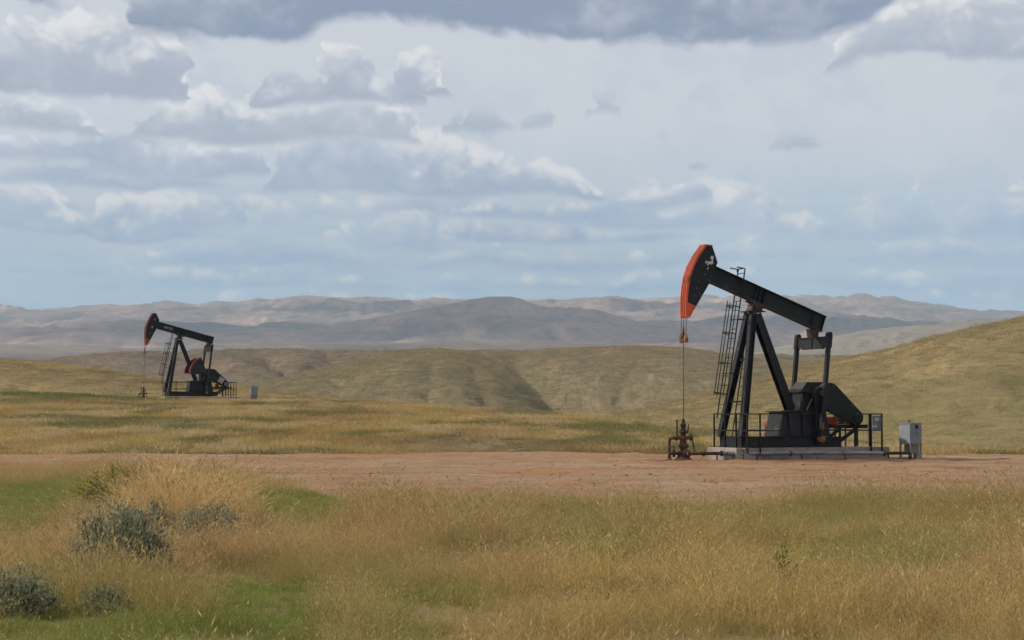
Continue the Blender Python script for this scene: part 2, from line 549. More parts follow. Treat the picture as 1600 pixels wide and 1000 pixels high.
def concrete_mat():
    m, N, b, _ = new_mat('concrete')
    p = N.new('ShaderNodeTexCoord').outputs['Object']
    n1 = N.noise(p, 2.0, 8.0, 0.62)
    n2 = N.noise(p, 22.0, 4.0, 0.6)
    n3 = N.noise(N.vmul(p, (1, 1, 0.25)), 5.0, 5.0, 0.6)
    c = N.mix(N.ramp(n1, 0.3, 0.7), (0.19, 0.155, 0.125), (0.31, 0.27, 0.23))
    c = N.mix(N.ramp(n3, 0.52, 0.75, 0, 0.55), c, (0.16, 0.095, 0.06))
    c = N.mix(N.ramp(n2, 0.55, 0.75, 0, 0.4), c, (0.18, 0.16, 0.14))
    N.l.new(c, b.inputs['Base Color'])
    b.inputs['Roughness'].default_value = 0.9
    bump(N, b, n2, 0.4, 0.01)
    return m


M['concrete'] = concrete_mat()


def hill_mat(name, cols, scale, streak=(1, 1, 1), bumpd=0.5, speck=0.35, thr=(0.42, 0.58)):
    """dry prairie: patches of three grass colours, scale in metres of the largest patches"""
    m, N, b, _ = new_mat(name)
    geo = N.new('ShaderNodeNewGeometry')
    p = N.vmul(geo.outputs['Position'], streak)
    a = N.noise(p, 1.0 / scale, 7.0, 0.6, 0.6)
    c2 = N.noise(N.vadd(p, (531, 77, 13)), 3.1 / scale, 7.0, 0.62, 0.4)
    fn = N.noise(p, 22.0 / scale, 6.0, 0.65)
    sp = N.new('ShaderNodeSeparateXYZ')
    N.l.new(geo.outputs['True Normal'], sp.inputs[0])
    steep = N.ramp(sp.outputs[2], 0.97, 0.82)
    c = N.mix(N.ramp(a, *thr), cols[0], cols[1])
    c = N.mix(N.math('MULTIPLY', N.ramp(c2, 0.50, 0.66), N.math('MULTIPLY_ADD', steep, 0.5, 0.45)), c, cols[2])
    c = N.mix(N.ramp(fn, 0.47, 0.62, 0.0, speck), c, cols[3])
    c = N.mix(N.ramp(fn, 0.47, 0.36, 0.0, speck * 0.6), c, cols[2])
    N.l.new(c, b.inputs['Base Color'])
    b.inputs['Roughness'].default_value = 0.95
    b.inputs['Specular IOR Level'].default_value = 0.15
    bump(N, b, fn, 0.6, bumpd)
    return m


P1_XY = ((1067 - 800) / F_PX * 50.3, 50.3)


def dirt_mat(name='red_dirt', warm=1.0):
    m, N, b, _ = new_mat(name)
    geo = N.new('ShaderNodeNewGeometry')
    p = geo.outputs['Position']
    a = N.noise(p, 0.12, 6.0, 0.6)
    t = N.noise(N.vmul(p, (0.12, 0.9, 1)), 0.9, 6.0, 0.6)          # ruts along the road
    f = N.noise(p, 7.0, 7.0, 0.68)
    g = N.noise(p, 38.0, 4.0, 0.6)
    c = N.mix(N.ramp(a, 0.36, 0.64), (0.315, 0.218, 0.140), (0.315, 0.175, 0.090))
    c = N.mix(N.ramp(t, 0.46, 0.70, 0, 0.8), c, (0.23, 0.112, 0.058))
    c = N.mix(N.ramp(t, 0.44, 0.28, 0, 0.6), c, (0.42, 0.295, 0.185))
    c = N.mix(N.ramp(f, 0.50, 0.68, 0, 0.65), c, (0.17, 0.095, 0.06))
    c = N.mix(N.ramp(g, 0.58, 0.75, 0, 0.5), c, (0.40, 0.30, 0.225))
    # oily ground round the wellhead and along the slab
    def stain(cx, cy, rx, ry):
        v = N.vmul(N.vadd(p, (-cx, -cy, 0)), (1 / rx, 1 / ry, 0))
        ln = N.new('ShaderNodeVectorMath', operation='LENGTH')
        N.l.new(v, ln.inputs[0])
        return N.ramp(N.math('MULTIPLY_ADD', f, 0.9, ln.outputs['Value']), 1.45, 0.85, 0.0, 0.75)
    c = N.mix(stain(P1_XY[0], P1_XY[1] - 0.2, 1.6, 1.5), c, (0.085, 0.05, 0.034))
    c = N.mix(stain(P1_XY[0] + 4.8, P1_XY[1] - 1.5, 4.2, 2.2), c, (0.15, 0.082, 0.05))
    N.l.new(c, b.inputs['Base Color'])
    b.inputs['Roughness'].default_value = 0.95
    b.inputs['Specular IOR Level'].default_value = 0.1
    h = N.math('ADD', N.math('MULTIPLY', f, 0.6), N.math('MULTIPLY_ADD', g, 0.25, N.math('MULTIPLY', t, 1.2)))
    bump(N, b, h, 1.0, 0.14)
    return m


M['dirt'] = dirt_mat()
M['soil'] = hill_mat('thatch_soil', [(0.17, 0.13, 0.065), (0.12, 0.105, 0.045), (0.20, 0.14, 0.085), (0.10, 0.08, 0.045)], 5.0, bumpd=0.05)
GOLD, OLIVE, BROWN, DARK = (0.235, 0.175, 0.080), (0.135, 0.125, 0.050), (0.21, 0.145, 0.085), (0.10, 0.085, 0.042)
M['hill_left'] = hill_mat('hill_left_grass', [(0.165, 0.122, 0.054), (0.25, 0.172, 0.075), (0.125, 0.108, 0.048), (0.10, 0.078, 0.04)], 14, (0.6, 0.25, 2), 0.25, 0.6)
M['hill_right'] = hill_mat('hill_right_grass', [(0.150, 0.122, 0.050), (0.205, 0.150, 0.066), (0.26, 0.185, 0.090), (0.095, 0.078, 0.034)], 22, (0.5, 0.22, 1.2), 0.3, 0.35)
M['hill_mid'] = hill_mat('hill_mid_grass', [(0.138, 0.118, 0.058), (0.180, 0.138, 0.070), (0.25, 0.178, 0.10), (0.092, 0.078, 0.042)], 36, (1.0, 0.16, 0.8), 0.8, 0.5)
M['hill_back'] = hill_mat('hill_back_grass', [(0.150, 0.108, 0.060), (0.110, 0.086, 0.046), (0.225, 0.145, 0.088), (0.070, 0.054, 0.033)], 60, (0.9, 0.25, 0.8), 1.2, 0.6)
M['plain'] = hill_mat('plain_grass', [(0.155, 0.112, 0.080), (0.10, 0.080, 0.058), (0.25, 0.172, 0.122), (0.070, 0.057, 0.044)], 320, (0.5, 0.5, 1), 2.0, 0.5)
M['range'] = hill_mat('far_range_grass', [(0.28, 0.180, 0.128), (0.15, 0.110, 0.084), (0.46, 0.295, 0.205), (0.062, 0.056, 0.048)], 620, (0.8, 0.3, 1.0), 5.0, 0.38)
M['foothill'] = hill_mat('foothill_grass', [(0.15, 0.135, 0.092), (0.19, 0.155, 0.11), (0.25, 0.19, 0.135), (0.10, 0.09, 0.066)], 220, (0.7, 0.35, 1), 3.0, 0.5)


# ------------------------------------------------------------------ terrain
def u_of(px):
    return (np.asarray(px, float) - 800) / F_PX


CREST_PX = u_of([-700, -200, 0, 220, 450, 600, 800, 950, 1060, 1200, 1400, 1600, 2300])
CREST_D = np.array([138, 134, 131, 131, 130, 122, 112, 100, 88, 78, 70, 67, 67.0])
CREST_Z = np.array([3.6, 3.3, 3.05, 2.62, 2.50, 2.15, 1.56, 1.17, 0.72, 0.22, -0.08, -0.12, -0.3])

P1 = Vector(((1067 - 800) / F_PX * 50.3, 50.3, 0.0))      # near well
TH1 = math.radians(24)
P2 = Vector(((225 - 800) / F_PX * 120.0, 120.0, 2.44))    # far well
TH2 = math.radians(27)
P2C = P2 + Vector((math.cos(TH2), math.sin(TH2), 0)) * 4.0


def ground_z(x, y):
    x, y = np.asarray(x, float), np.asarray(y, float)
    D = np.maximum(y, 1.0)
    u = np.clip(x / D, -0.6, 0.6)
    Dc = np.interp(u, CREST_PX, CREST_D)
    zc = np.interp(u, CREST_PX, CREST_Z)
    t = np.clip((D - 60) / (Dc - 60), 0, 1)
    z = zc * np.where(t < 1, np.sin(t * np.pi / 2) ** 1.15, 1)
    over = np.maximum(D - Dc, 0)
    z = z - np.where(over < 40, 0.0016 * over ** 2, 2.56 + 0.128 * (over - 40))
    n = fbm(x / 14, y / 14, 3) * 0.22 * smooth((D - 60) / 25) + fbm(x / 5, y / 5, 3) * 0.08 * smooth((34 - D) / 6)
    d2 = np.hypot(x - P2C.x, y - P2C.y)
    k = smooth((11 - d2) / 6)
    return (z + n) * (1 - k) + P2.z * k


def build_ground():
    us = np.linspace(-0.62, 0.62, 300)
    Ds = np.concatenate([np.linspace(-30, 4, 6), np.linspace(6, 60, 150), np.linspace(61, 150, 150), np.geomspace(152, 420, 40)])
    U, D = np.meshgrid(us, Ds, indexing='ij')
    Xg = U * np.maximum(D, 22) * 1.0
    Z = ground_z(Xg, D)
    o = grid_mesh('ground', Xg, D, Z, M['soil'])
    set_tags(o, kind='structure')


build_ground()


def pad_dist(x, y):
    """>0 inside the bare dirt: distance to the edge of the pad in metres"""
    x, y = np.asarray(x, float), np.asarray(y, float)
    u = x / np.maximum(y, 1)
    near = np.interp(u, u_of([-700, 0, 260, 340, 400, 480, 560, 620, 800, 1000, 1600, 2300]), [44, 43.5, 42.5, 40, 34.5, 30.0, 27.4, 27, 26.8, 26.4, 26.2, 26])
    far = np.interp(u, u_of([-700, 0, 500, 800, 1050, 1400, 1600, 2300]), [58.5, 58.5, 58.8, 61.5, 58.5, 58, 57, 56])
    w = fbm(x / 3.2, y / 3.2, 4) * 1.5
    return np.minimum(y - near + w * 1.3, (far - y) * 0.8 + w * 0.7)


def build_pad():
    us = np.linspace(-0.62, 0.62, 420)
    Ds = np.linspace(22, 66, 420)
    U, D = np.meshgrid(us, Ds, indexing='ij')
    Xg = U * D
    dd = pad_dist(Xg, D)
    rut = fbm(Xg / 5, D / 0.9, 3) * 0.075 + fbm(Xg / 0.8, D / 0.8, 3) * 0.05
    for c_, amp_ in ((33.0, 0.05), (34.7, 0.05), (40.5, 0.06), (42.2, 0.06), (46.0, 0.04), (47.7, 0.04)):
        line = c_ + 1.1 * np.sin(Xg / 8 + c_) + 0.05 * Xg
        q = (D - line) / 0.20
        rut = rut - amp_ * np.exp(-q * q) + 0.6 * amp_ * np.exp(-((np.abs(q) - 1.7) / 0.6) ** 2)
    Z = ground_z(Xg, D) + np.where(dd > 0, 0.012 + 0.035 * smooth(dd / 1.2), -0.12 * smooth(-dd / 0.8) + 0.012) + rut * smooth(dd)
    o = grid_mesh('dirt_pad', Xg, D, Z, M['dirt'])
    set_tags(o, kind='structure')


build_pad()
PADZ = 0.045


def far_pad():
    t = np.linspace(0, 1, 60)
    s = np.linspace(0, 1, 24)
    T, S = np.meshgrid(t, s, indexing='ij')
    # apron of bare earth round the far pump, running off to its right
    Xg = P2.x - 3 + T * 24
    Yg = P2.y - 3.5 + S * 12 + T * 3.0
    e = np.minimum(np.minimum(T, 1 - T) * 24, np.minimum(S, 1 - S) * 12) + fbm(Xg / 2, Yg / 2, 3) * 1.2
    Z = ground_z(Xg, Yg) + np.where(e > 0.6, 0.03, -0.1 + 0.13 * smooth(e / 0.6))
    o = grid_mesh('dirt_pad', Xg, Yg, Z, M['dirt'])
    set_tags(o, kind='structure')


far_pad()


def hill(name, crest, Dc, D0, z0, mat, n_u=420, n_d=120, relief=0.10, ridge_scale=60.0, gullies=(), crest_noise=0.02, ease=1.0, back=1.0, lin=0.0):
    px = np.array([c[0] for c in crest], float)
    py = np.array([c[1] for c in crest], float)
    u = np.linspace(u_of(px[0]), u_of(px[-1]), n_u)
    # smooth interpolation of the crest line
    yy = np.interp(u, u_of(px), py)
    k = max(3, n_u // 45)
    ker = np.hanning(k + 2)[1:-1]
    ker /= ker.sum()
    yy = np.convolve(np.pad(yy, k, mode='edge'), ker, 'same')[k:-k]
    zc = EYE + (648 - yy) / F_PX * Dc
    tt = np.concatenate([np.linspace(0, 1, int(n_d * 0.78)), np.linspace(1, 1 + 0.45 * back, n_d - int(n_d * 0.78) + 1)[1:]])
    Ug, T = np.meshgrid(u, tt, indexing='ij')
    D = D0 + (Dc - D0) * T
    Xg = Ug * D
    ZC = np.repeat(zc[:, None], len(tt), 1)
    tin = np.clip(T, 0, 1)
    shape = (np.sin(tin * np.pi / 2) ** ease) * (1 - lin) + tin * lin
    fall = np.clip(T - 1, 0, None)
    H = ZC - z0
    Z = z0 + H * (shape - 1.3 * fall ** 2)
    amp = np.maximum(H, 2.0) * relief
    warp = fbm(Xg / ridge_scale / 1.7, D / ridge_scale / 1.7, 3) * 0.9
    er = billow(Xg / ridge_scale + warp, D / ridge_scale * 0.45 + warp * 0.6, 5, 0.52)
    env = (4 * tin * (1 - tin)) ** 0.7 * np.where(T < 1, 1, 0) + 0.02
    Z = Z + (er - 0.45) * amp * 1.6 * env
    Z = Z + fbm(Xg / ridge_scale * 2.2, D / ridge_scale * 2.2, 4) * amp * crest_noise * 8
    Z = Z + fbm(Xg / (0.02 * Dc), D / (0.035 * Dc), 4) * (0.0011 if Dc < 4000 else 0.0004) * Dc * (0.25 + 0.75 * (1 - tin ** 4))
    for g in gullies:      # (px at foot, px at head, depth, half width px, curl)
        ug = u_of(g[0]) + (u_of(g[1]) - u_of(g[0])) * tin + g[4] / F_PX * np.sin(tin * 5.0)
        dist = np.abs(Ug - ug) * F_PX / (g[3] * (1.15 - 0.55 * tin))
        Z = Z - g[2] * np.exp(-dist ** 1.1) * np.sin(np.clip(tin * 0.93 + 0.05, 0, 1) * np.pi) ** 0.7 * (1 - tin ** 5)
    o = grid_mesh(name, Xg, D, Z, mat)
    set_tags(o, kind='structure')
    return Xg, D, Z, T


HILLS = {}


def build_hills():
    HILLS['left'] = hill('hill', [(-700, 520), (-300, 545), (-100, 559), (0, 565), (100, 574), (200, 588), (300, 600), (400, 611), (470, 619), (530, 627), (600, 640), (800, 690)],
         215, 126, 0.5, M['hill_left'], relief=0.05, ridge_scale=22, crest_noise=0.03)
    HILLS['right'] = hill('hill', [(800, 700), (900, 668), (960, 651), (1000, 641), (1100, 619), (1200, 594), (1290, 572), (1390, 558), (1440, 549), (1480, 540), (1540, 528), (1600, 517), (1750, 494), (2300, 440)],
         330, 92, -7.0, M['hill_right'], relief=0.10, ridge_scale=45, crest_noise=0.012)
    HILLS['lobe'] = hill('hill', [(1180, 730), (1250, 700), (1330, 672), (1400, 656), (1500, 636), (1600, 617), (1800, 585), (2300, 520)],
         185, 80, -4.0, M['hill_right'], relief=0.06, ridge_scale=30, crest_noise=0.015)
    HILLS['mid'] = hill('hill', [(240, 680), (320, 622), (380, 603), (450, 590), (520, 573), (580, 558), (620, 550), (680, 545), (730, 549), (770, 564), (800, 585), (830, 614), (850, 640), (880, 690)],
         560, 300, -12.0, M['hill_mid'], n_u=460, n_d=150, relief=0.06, ridge_scale=34, crest_noise=0.012, ease=0.95, lin=0.5, gullies=[(760, 735, 2.0, 22, 8), (640, 690, 1.2, 20, 8)])
    HILLS['mid_right'] = hill('hill', [(620, 575), (700, 552), (760, 547), (810, 549), (860, 546), (940, 542), (1000, 541), (1060, 544), (1115, 551), (1180, 560), (1260, 566), (1400, 575)],
         740, 380, -20.0, M['hill_mid'], n_u=560, n_d=170, relief=0.05, ridge_scale=40, crest_noise=0.010, ease=0.95, lin=0.45,
         gullies=[(850, 800, 20, 60, 5), (878, 935, 1.8, 30, 4), (905, 1030, 1.6, 34, 5)])
    HILLS['back'] = hill('hill', [(-700, 560), (-200, 560), (0, 566), (60, 566), (130, 559), (200, 554), (330, 550), (450, 548), (560, 548), (700, 552), (900, 570)],
         1000, 600, -5.0, M['hill_back'], relief=0.20, ridge_scale=95, crest_noise=0.008, gullies=[(470, 400, 8, 30, 10), (330, 280, 6, 30, 10), (560, 500, 6, 25, 8)])
    hill('hill', [(950, 580), (1040, 556), (1100, 552), (1200, 554), (1340, 556), (1500, 558), (1800, 556), (2300, 540)],
         900, 560, -5.0, M['hill_back'], relief=0.20, ridge_scale=80, crest_noise=0.008, gullies=[(1200, 1150, 6, 25, 8)])
    hill('plain', [(-900, 548), (-200, 550), (0, 549), (200, 551), (400, 548), (600, 544), (800, 543), (1000, 544), (1200, 544), (1400, 546), (1700, 544), (2500, 538)],
         3400, 1300, 10.0, M['plain'], relief=0.12, ridge_scale=520, crest_noise=0.01, ease=1.2)
    hill('hill', [(1130, 560), (1200, 548), (1280, 533), (1350, 520), (1415, 511), (1500, 506), (1600, 503), (1800, 490), (2500, 470)],
         2600, 1600, 15.0, M['foothill'], relief=0.10, ridge_scale=260, crest_noise=0.01)
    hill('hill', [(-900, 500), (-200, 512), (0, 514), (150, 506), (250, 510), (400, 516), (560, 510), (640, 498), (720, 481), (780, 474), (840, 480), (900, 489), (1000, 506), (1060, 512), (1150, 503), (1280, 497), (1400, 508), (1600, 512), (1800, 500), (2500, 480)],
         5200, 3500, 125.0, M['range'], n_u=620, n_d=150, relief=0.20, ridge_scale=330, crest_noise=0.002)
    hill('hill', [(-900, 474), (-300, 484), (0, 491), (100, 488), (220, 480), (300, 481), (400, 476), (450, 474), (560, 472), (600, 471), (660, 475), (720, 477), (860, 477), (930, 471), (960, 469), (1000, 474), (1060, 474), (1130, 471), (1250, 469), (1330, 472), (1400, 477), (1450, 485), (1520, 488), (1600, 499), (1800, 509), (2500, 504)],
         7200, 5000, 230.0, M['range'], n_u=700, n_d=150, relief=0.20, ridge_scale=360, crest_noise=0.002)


build_hills()


# ------------------------------------------------------------------ pump jack
def rot_about(pt, piv, a):
    x, z = pt[0] - piv[0], pt[1] - piv[1]
    c, s = math.cos(a), math.sin(a)
    return (piv[0] + x * c - z * s, piv[1] + x * s + z * c)


def pump_jack(loc, rz, label, tilt, far=False):
    """local frame: well at the origin, +x from the well back to the motor, -y the side towards the camera"""
    t = thing('pump_jack', label, 'pump jack', loc, rz, 'pump jacks')
    base_z = 0.39
    blk, gry, grn = M['black'], M['black_grey'], M['green_black']
    # --- skid
    for y in (-0.70, 0.70):
        MB().ibeam((1.74, y, base_z + 0.17), (5.37, y, base_z + 0.17), 0.14, 0.33).build('skid_rail', blk, t)
    for x in (1.76, 2.9, 4.1, 5.3):
        MB().bar((x, -0.625, base_z + 0.17), (x, 0.625, base_z + 0.17), 0.10, 0.30, (0, 0, 1)).build('cross_member', blk, t)
    MB().box((2.25, 0, base_z + 0.345), (0.9, 1.2, 0.012)).build('deck_plate', gry, t)
    # --- samson post
    top = Vector((2.52, 0, 4.66))
    for s in (-1, 1):
        a, b = Vector((1.74, s * 0.64, base_z + 0.34)), Vector((2.47, s * 0.135, 4.63))
        lg = MB().ibeam(a, b, 0.20, 0.20, 0.022, up=(1, 0, 0)).build('front_leg', gry if s < 0 else blk, t)  # near leg in the greyer paint: sky reflection painted in; far leg plain black
        MB().box(a + Vector((0, 0, 0.012)), (0.36, 0.20, 0.024)).build('foot_plate', gry, lg)
    lg = MB().ibeam((2.66, 0, 4.60), (3.92, 0, 1.56), 0.26, 0.26, 0.025, up=(0, 1, 0)).bar((2.66, 0.118, 4.58), (3.92, 0.118, 1.58), 0.24, 0.012, (0, 1, 0)).build('rear_leg', blk, t)
    MB().box((3.94, 0, 1.545), (0.42, 0.40, 0.03)).build('foot_plate', gry, lg)
    for f in (0.28, 0.62):
        p = Vector((1.74, 0, base_z + 0.34)).lerp(Vector((2.47, 0, 4.63)), f)
        w = 0.64 + (0.135 - 0.64) * f
        MB().bar((p.x, -w + 0.10, p.z), (p.x, w - 0.10, p.z), 0.06, 0.06).build('cross_brace', blk, t)
    MB().box((2.56, 0, 4.672), (0.62, 0.50, 0.035)).build('top_plate', gry, t)
    MB().prism([(2.38, 4.69), (2.84, 4.69), (2.74, 4.84), (2.48, 4.84)], -0.17, 0.17).tube((2.61, -0.24, 4.86), (2.61, 0.24, 4.86), 0.105, n=14).build('saddle_bearing', M['dark_rust'], t)
    # --- walking beam, turned about the saddle
    piv = (2.61, 4.86)
    dt = tilt - math.radians(19.6)
    R = lambda x, z: rot_about((x, z), piv, -dt)
    sl = math.radians(19.6)
    ax = lambda q, off: (piv[0] + q * math.cos(sl) - off * -math.sin(sl), piv[1] - q * math.sin(sl) + off * math.cos(sl))

    def B(q, off):                       # point along the beam (q from pivot towards the tail, off above its lower edge line)
        return R(*ax(q, off + 0.10))
    hb = 0.535
    q0, q1 = -1.86, 2.60
    beam = MB()
    beam.prism([B(q0, hb - 0.03), B(q1, hb - 0.03), B(q1, hb), B(q0, hb)], -0.135, 0.135)
    beam.prism([B(q0, 0.031), B(q1, 0.031), B(q1, hb - 0.031), B(q0, hb - 0.031)], -0.045, 0.045)
    bo = beam.build('walking_beam', grn, t)
    MB().prism([B(q0, 0.0), B(q1, 0.0), B(q1, 0.03), B(q0, 0.03)], -0.137, 0.137).build('lower_flange', M['flange'], bo, 'dusty brown lower flange')
    for q in (-0.14, 0.02, 0.20, 2.15, 2.57):
        st = MB()
        for s in (-1, 1):
            st.prism([B(q - 0.011, 0.032), B(q + 0.011, 0.032), B(q + 0.011, hb - 0.032), B(q - 0.011, hb - 0.032)], s * 0.046, s * 0.13)
        st.build('stiffener', grn, bo)
    MB().prism([B(-0.30, -0.06), B(0.36, -0.06), B(0.30, -0.002), B(-0.24, -0.002)], -0.15, 0.15).build('bearing_seat', M['dark_rust'], bo)
    if far:     # faded lettering as a worn grey plate on the beam
        MB().prism([B(-1.28, 0.19), B(-0.62, 0.19), B(-0.62, 0.36), B(-1.28, 0.36)], -0.056, -0.046).build('name_plate', M['grey_mark'], bo)
    # --- horsehead
    arc = [(0.045, 4.42), (0.038, 4.74), (0.05, 5.06), (0.085, 5.38), (0.15, 5.70), (0.275, 6.02), (0.47, 6.35), (0.735, 6.69)]
    back = [(1.0, 6.68), (1.19, 6.17), (1.10, 5.98), (0.88, 5.50), (0.17, 4.42)]
    arcR = [R(*p) for p in arc]
    inner = [R(p[0] + 0.05, p[1] - 0.012) for p in arc]
    cut = [R(0.40, 4.78), R(0.10, 4.90)]
    hh = MB().prism([inner[2]] + inner[3:] + [R(*p) for p in back[:4]] + cut, -0.15, 0.15).build('horsehead', M['black'], t)
    MB().prism([inner[0], inner[1], R(0.10, 4.897), R(0.397, 4.777), R(*back[4])], -0.152, 0.152).build('horsehead_toe', M['orange'] if not far else M['faded_red'], hh, 'orange painted lower tip')
    om = M['orange'] if not far else M['faded_red']
    face = MB()
    for k in range(len(arc) - 1):
        face.prism([arcR[k], arcR[k + 1], inner[k + 1], inner[k]], -0.168, 0.168)
    fo = face.build('horsehead_face', om, hh, 'orange curved front of the horsehead')
    out_ = [R(p[0] - 0.03, p[1] + 0.01) for p in arc]
    for y in (-0.153, -0.05, 0.055, 0.153):
        rb = MB()
        for k in range(len(arc) - 1):
            rb.prism([out_[k], out_[k + 1], arcR[k + 1], arcR[k]], y - 0.018, y + 0.018)
        rb.build('cable_guide', om, hh)
    for y in (-0.10, 0.0, 0.104):
        cbm = MB()
        for k in range(len(arc) - 1):
            p, q = out_[k], out_[k + 1]
            cbm.tube((p[0] + 0.012, y, p[1]), (q[0] + 0.012, y, q[1]), 0.013, n=6, cap=False)
        cbm.build('bridle_cable', M['dark_rust'], hh)
    MB().prism([R(0.70, 6.70), R(1.0, 6.685), R(1.0, 6.715), R(0.70, 6.73)], -0.17, 0.17).build('top_cap', om, hh)
    # flaked emblem on the near side
    if not far:
        for poly in ([(0.80, 6.10), (0.86, 6.21), (0.94, 6.19), (0.98, 6.25), (0.91, 6.30), (0.97, 6.38), (1.03, 6.36), (1.05, 6.29), (1.00, 6.23), (1.03, 6.15), (0.95, 6.09), (0.88, 6.13), (0.84, 6.05)],
                     [(0.72, 6.16), (0.79, 6.22), (0.83, 6.18), (0.77, 6.12)], [(0.79, 5.97), (0.86, 6.02), (0.84, 5.94)]):
            MB().prism([R(*p) for p in poly], -0.156, -0.150).build('painted_emblem', M['white_mark'], hh, 'flaked pale emblem')
        for x, z, r, m in ((0.72, 5.78, 0.018, 'grey_mark'), (0.80, 5.65, 0.016, 'grey_mark'), (0.42, 5.34, 0.022, 'faded_red'), (0.50, 5.55, 0.012, 'grey_mark')):
            MB().tube((*(R(x, z)[:1]), -0.158, R(x, z)[1]), (R(x, z)[0], -0.149, R(x, z)[1]), r, n=8).build('chipped_spot', M[m], hh)
    else:
        for x, z, r, m in ((0.85, 6.25, 0.07, 'grey_mark'), (0.62, 5.72, 0.06, 'yellow_mark'), (0.60, 5.63, 0.04, 'orange'), (0.40, 5.2, 0.05, 'faded_red')):
            MB().tube((R(x, z)[0], -0.160, R(x, z)[1]), (R(x, z)[0], -0.149, R(x, z)[1]), r, n=10).build('painted_emblem', M[m], hh)
    # --- bridle, carrier bar, polished rod
    low = arcR[0]
    xb = 0.03
    zc = 3.72 if not far else 3.55
    for y in (-0.15, 0.15):
        MB().tube((low[0], y, low[1] + 0.02), (xb, y, zc + 0.12), 0.012, n=6).build('bridle_cable', M['cable'], t)
    MB().tube((low[0], 0, low[1] + 0.02), (xb, 0, zc + 0.40), 0.012, n=6).build('bridle_cable', M['cable'], t)
    cb = MB().box((xb, 0, zc), (0.10, 0.40, 0.10)).build('carrier_bar', M['rust'], t)
    for y in (-0.15, 0.15):
        MB().lathe([(0.035, 0), (0.06, 0.03), (0.065, 0.16), (0.04, 0.24), (0.018, 0.30)], (xb, y, zc - 0.08), 10).build('cable_socket', M['rust_bright'], cb)
    MB().lathe([(0.05, 0), (0.055, 0.16), (0.035, 0.3), (0.02, 0.46)], (xb, 0, zc - 0.04), 10).build('rod_clamp', M['dark_rust'], cb)
    MB().tube((xb * 0.3, 0, 1.15), (xb, 0, zc), 0.017, n=8).build('polished_rod', M['rod'], t)
    # --- tail bearing and equalizer
    tb = B(2.32, -0.02)
    tx, tz = tb
    MB().prism([(tx - 0.19, tz + 0.01), (tx + 0.17, tz - 0.03), (tx + 0.13, tz - 0.17), (tx + 0.05, tz - 0.27), (tx - 0.10, tz - 0.27), (tx - 0.15, tz - 0.15)], -0.12, 0.12).tube((tx - 0.02, -0.18, tz - 0.16), (tx - 0.02, 0.18, tz - 0.16), 0.10, n=12).build('tail_bearing', M['dark_rust'], t)
    ez = tz - 0.28
    eq = MB()
    eq.prism([(0, 0)] * 0 or [(tx - 0.06, ez - 0.36), (tx + 0.06, ez - 0.36), (tx + 0.06, ez), (tx - 0.06, ez)], -0.56, 0.56)
    for s in (-1, 1):
        eq.taper((tx - 0.06, tx + 0.06, min(s * 0.561, s * 0.84), max(s * 0.561, s * 0.84)), (tx - 0.06, tx + 0.06, min(s * 0.561, s * 0.84), max(s * 0.561, s * 0.84)), ez - 0.31, ez)
    eq.box((tx, 0, ez + 0.012), (0.20, 1.62, 0.024))
    eo = eq.build('equalizer', M['black_grey'], t)
    MB().box((tx - 0.075, 0, ez - 0.17), (0.028, 0.10, 0.32)).build('web_plate', M['black'], eo)
    MB().box((tx, 0, ez + 0.06), (0.16, 0.40, 0.07)).build('bearing_clamp', M['dark_rust'], eo)
    # --- cranks, pitmans
    sx, sz = 4.58, 2.08
    pin = (4.49, 0.62)
    for s in (-1, 1):
        y = s * 0.875
        p0, p1 = Vector((tx, y, ez - 0.02)), Vector((pin[0], y, pin[1] + 0.1))
        po = MB().bar(p0, p1, 0.13, 0.11, (0, 1, 0)).build('pitman_arm', M['black_grey'] if s < 0 else M['black'], t)
        e = (p1 - p0).normalized()
        MB().bar(p0 - e * 0.10, p0 + e * 0.32, 0.17, 0.15, (0, 1, 0)).tube(p0 - e * 0.10 - Vector((0, 0.075, 0)), p0 - e * 0.10 + Vector((0, 0.075, 0)), 0.085, n=12).build('pitman_head', M['black'], po)
        MB().bar(p1 - e * 0.75, p1 + e * 0.02, 0.165, 0.14, (0, 1, 0)).build('pitman_foot', M['black_grey'], po)
        MB().tube((pin[0], y - 0.10, pin[1] + 0.03), (pin[0], y + 0.10, pin[1] + 0.03), 0.105, n=14).tube((pin[0], y - 0.13, pin[1] + 0.03), (pin[0], y + 0.13, pin[1] + 0.03), 0.05, n=10).build('wrist_pin', M['rust_bright'], po, 'rusty bearing at the foot of the pitman')
        MB().box((pin[0] + 0.012, y + (-0.078 if s < 0 else 0.078), pin[1] + 0.42), (0.07, 0.02, 0.24)).build('wear_plate', M['rust_bright'], po)
        yc = s * 0.72
        cr = MB()
        poly = []
        L = math.hypot(pin[0] - sx, pin[1] - sz)
        ca = math.atan2(pin[1] - sz, pin[0] - sx)
        prof = [(-0.20, 0.10), (-0.13, 0.20), (0.0, 0.24), (0.18, 0.21), (0.5, 0.15), (L - 0.1, 0.13), (L + 0.12, 0.11), (L + 0.17, 0.05)]
        for a, b in prof + [(a, -b) for a, b in reversed(prof)]:
            poly.append((sx + a * math.cos(ca) - b * math.sin(ca), sz + a * math.sin(ca) + b * math.cos(ca)))
        co = cr.prism(poly, yc - 0.06, yc + 0.06).build('crank', M['black'], t)
        MB().tube((sx, yc - 0.061, sz), (sx, yc + s * 0.20, sz), 0.10, n=12).tube((sx + 0.14, yc - s * 0.0, sz), (sx + 0.14, yc + s * 0.15, sz), 0.045, n=8).build('crank_hub', M['dark_rust'], co)
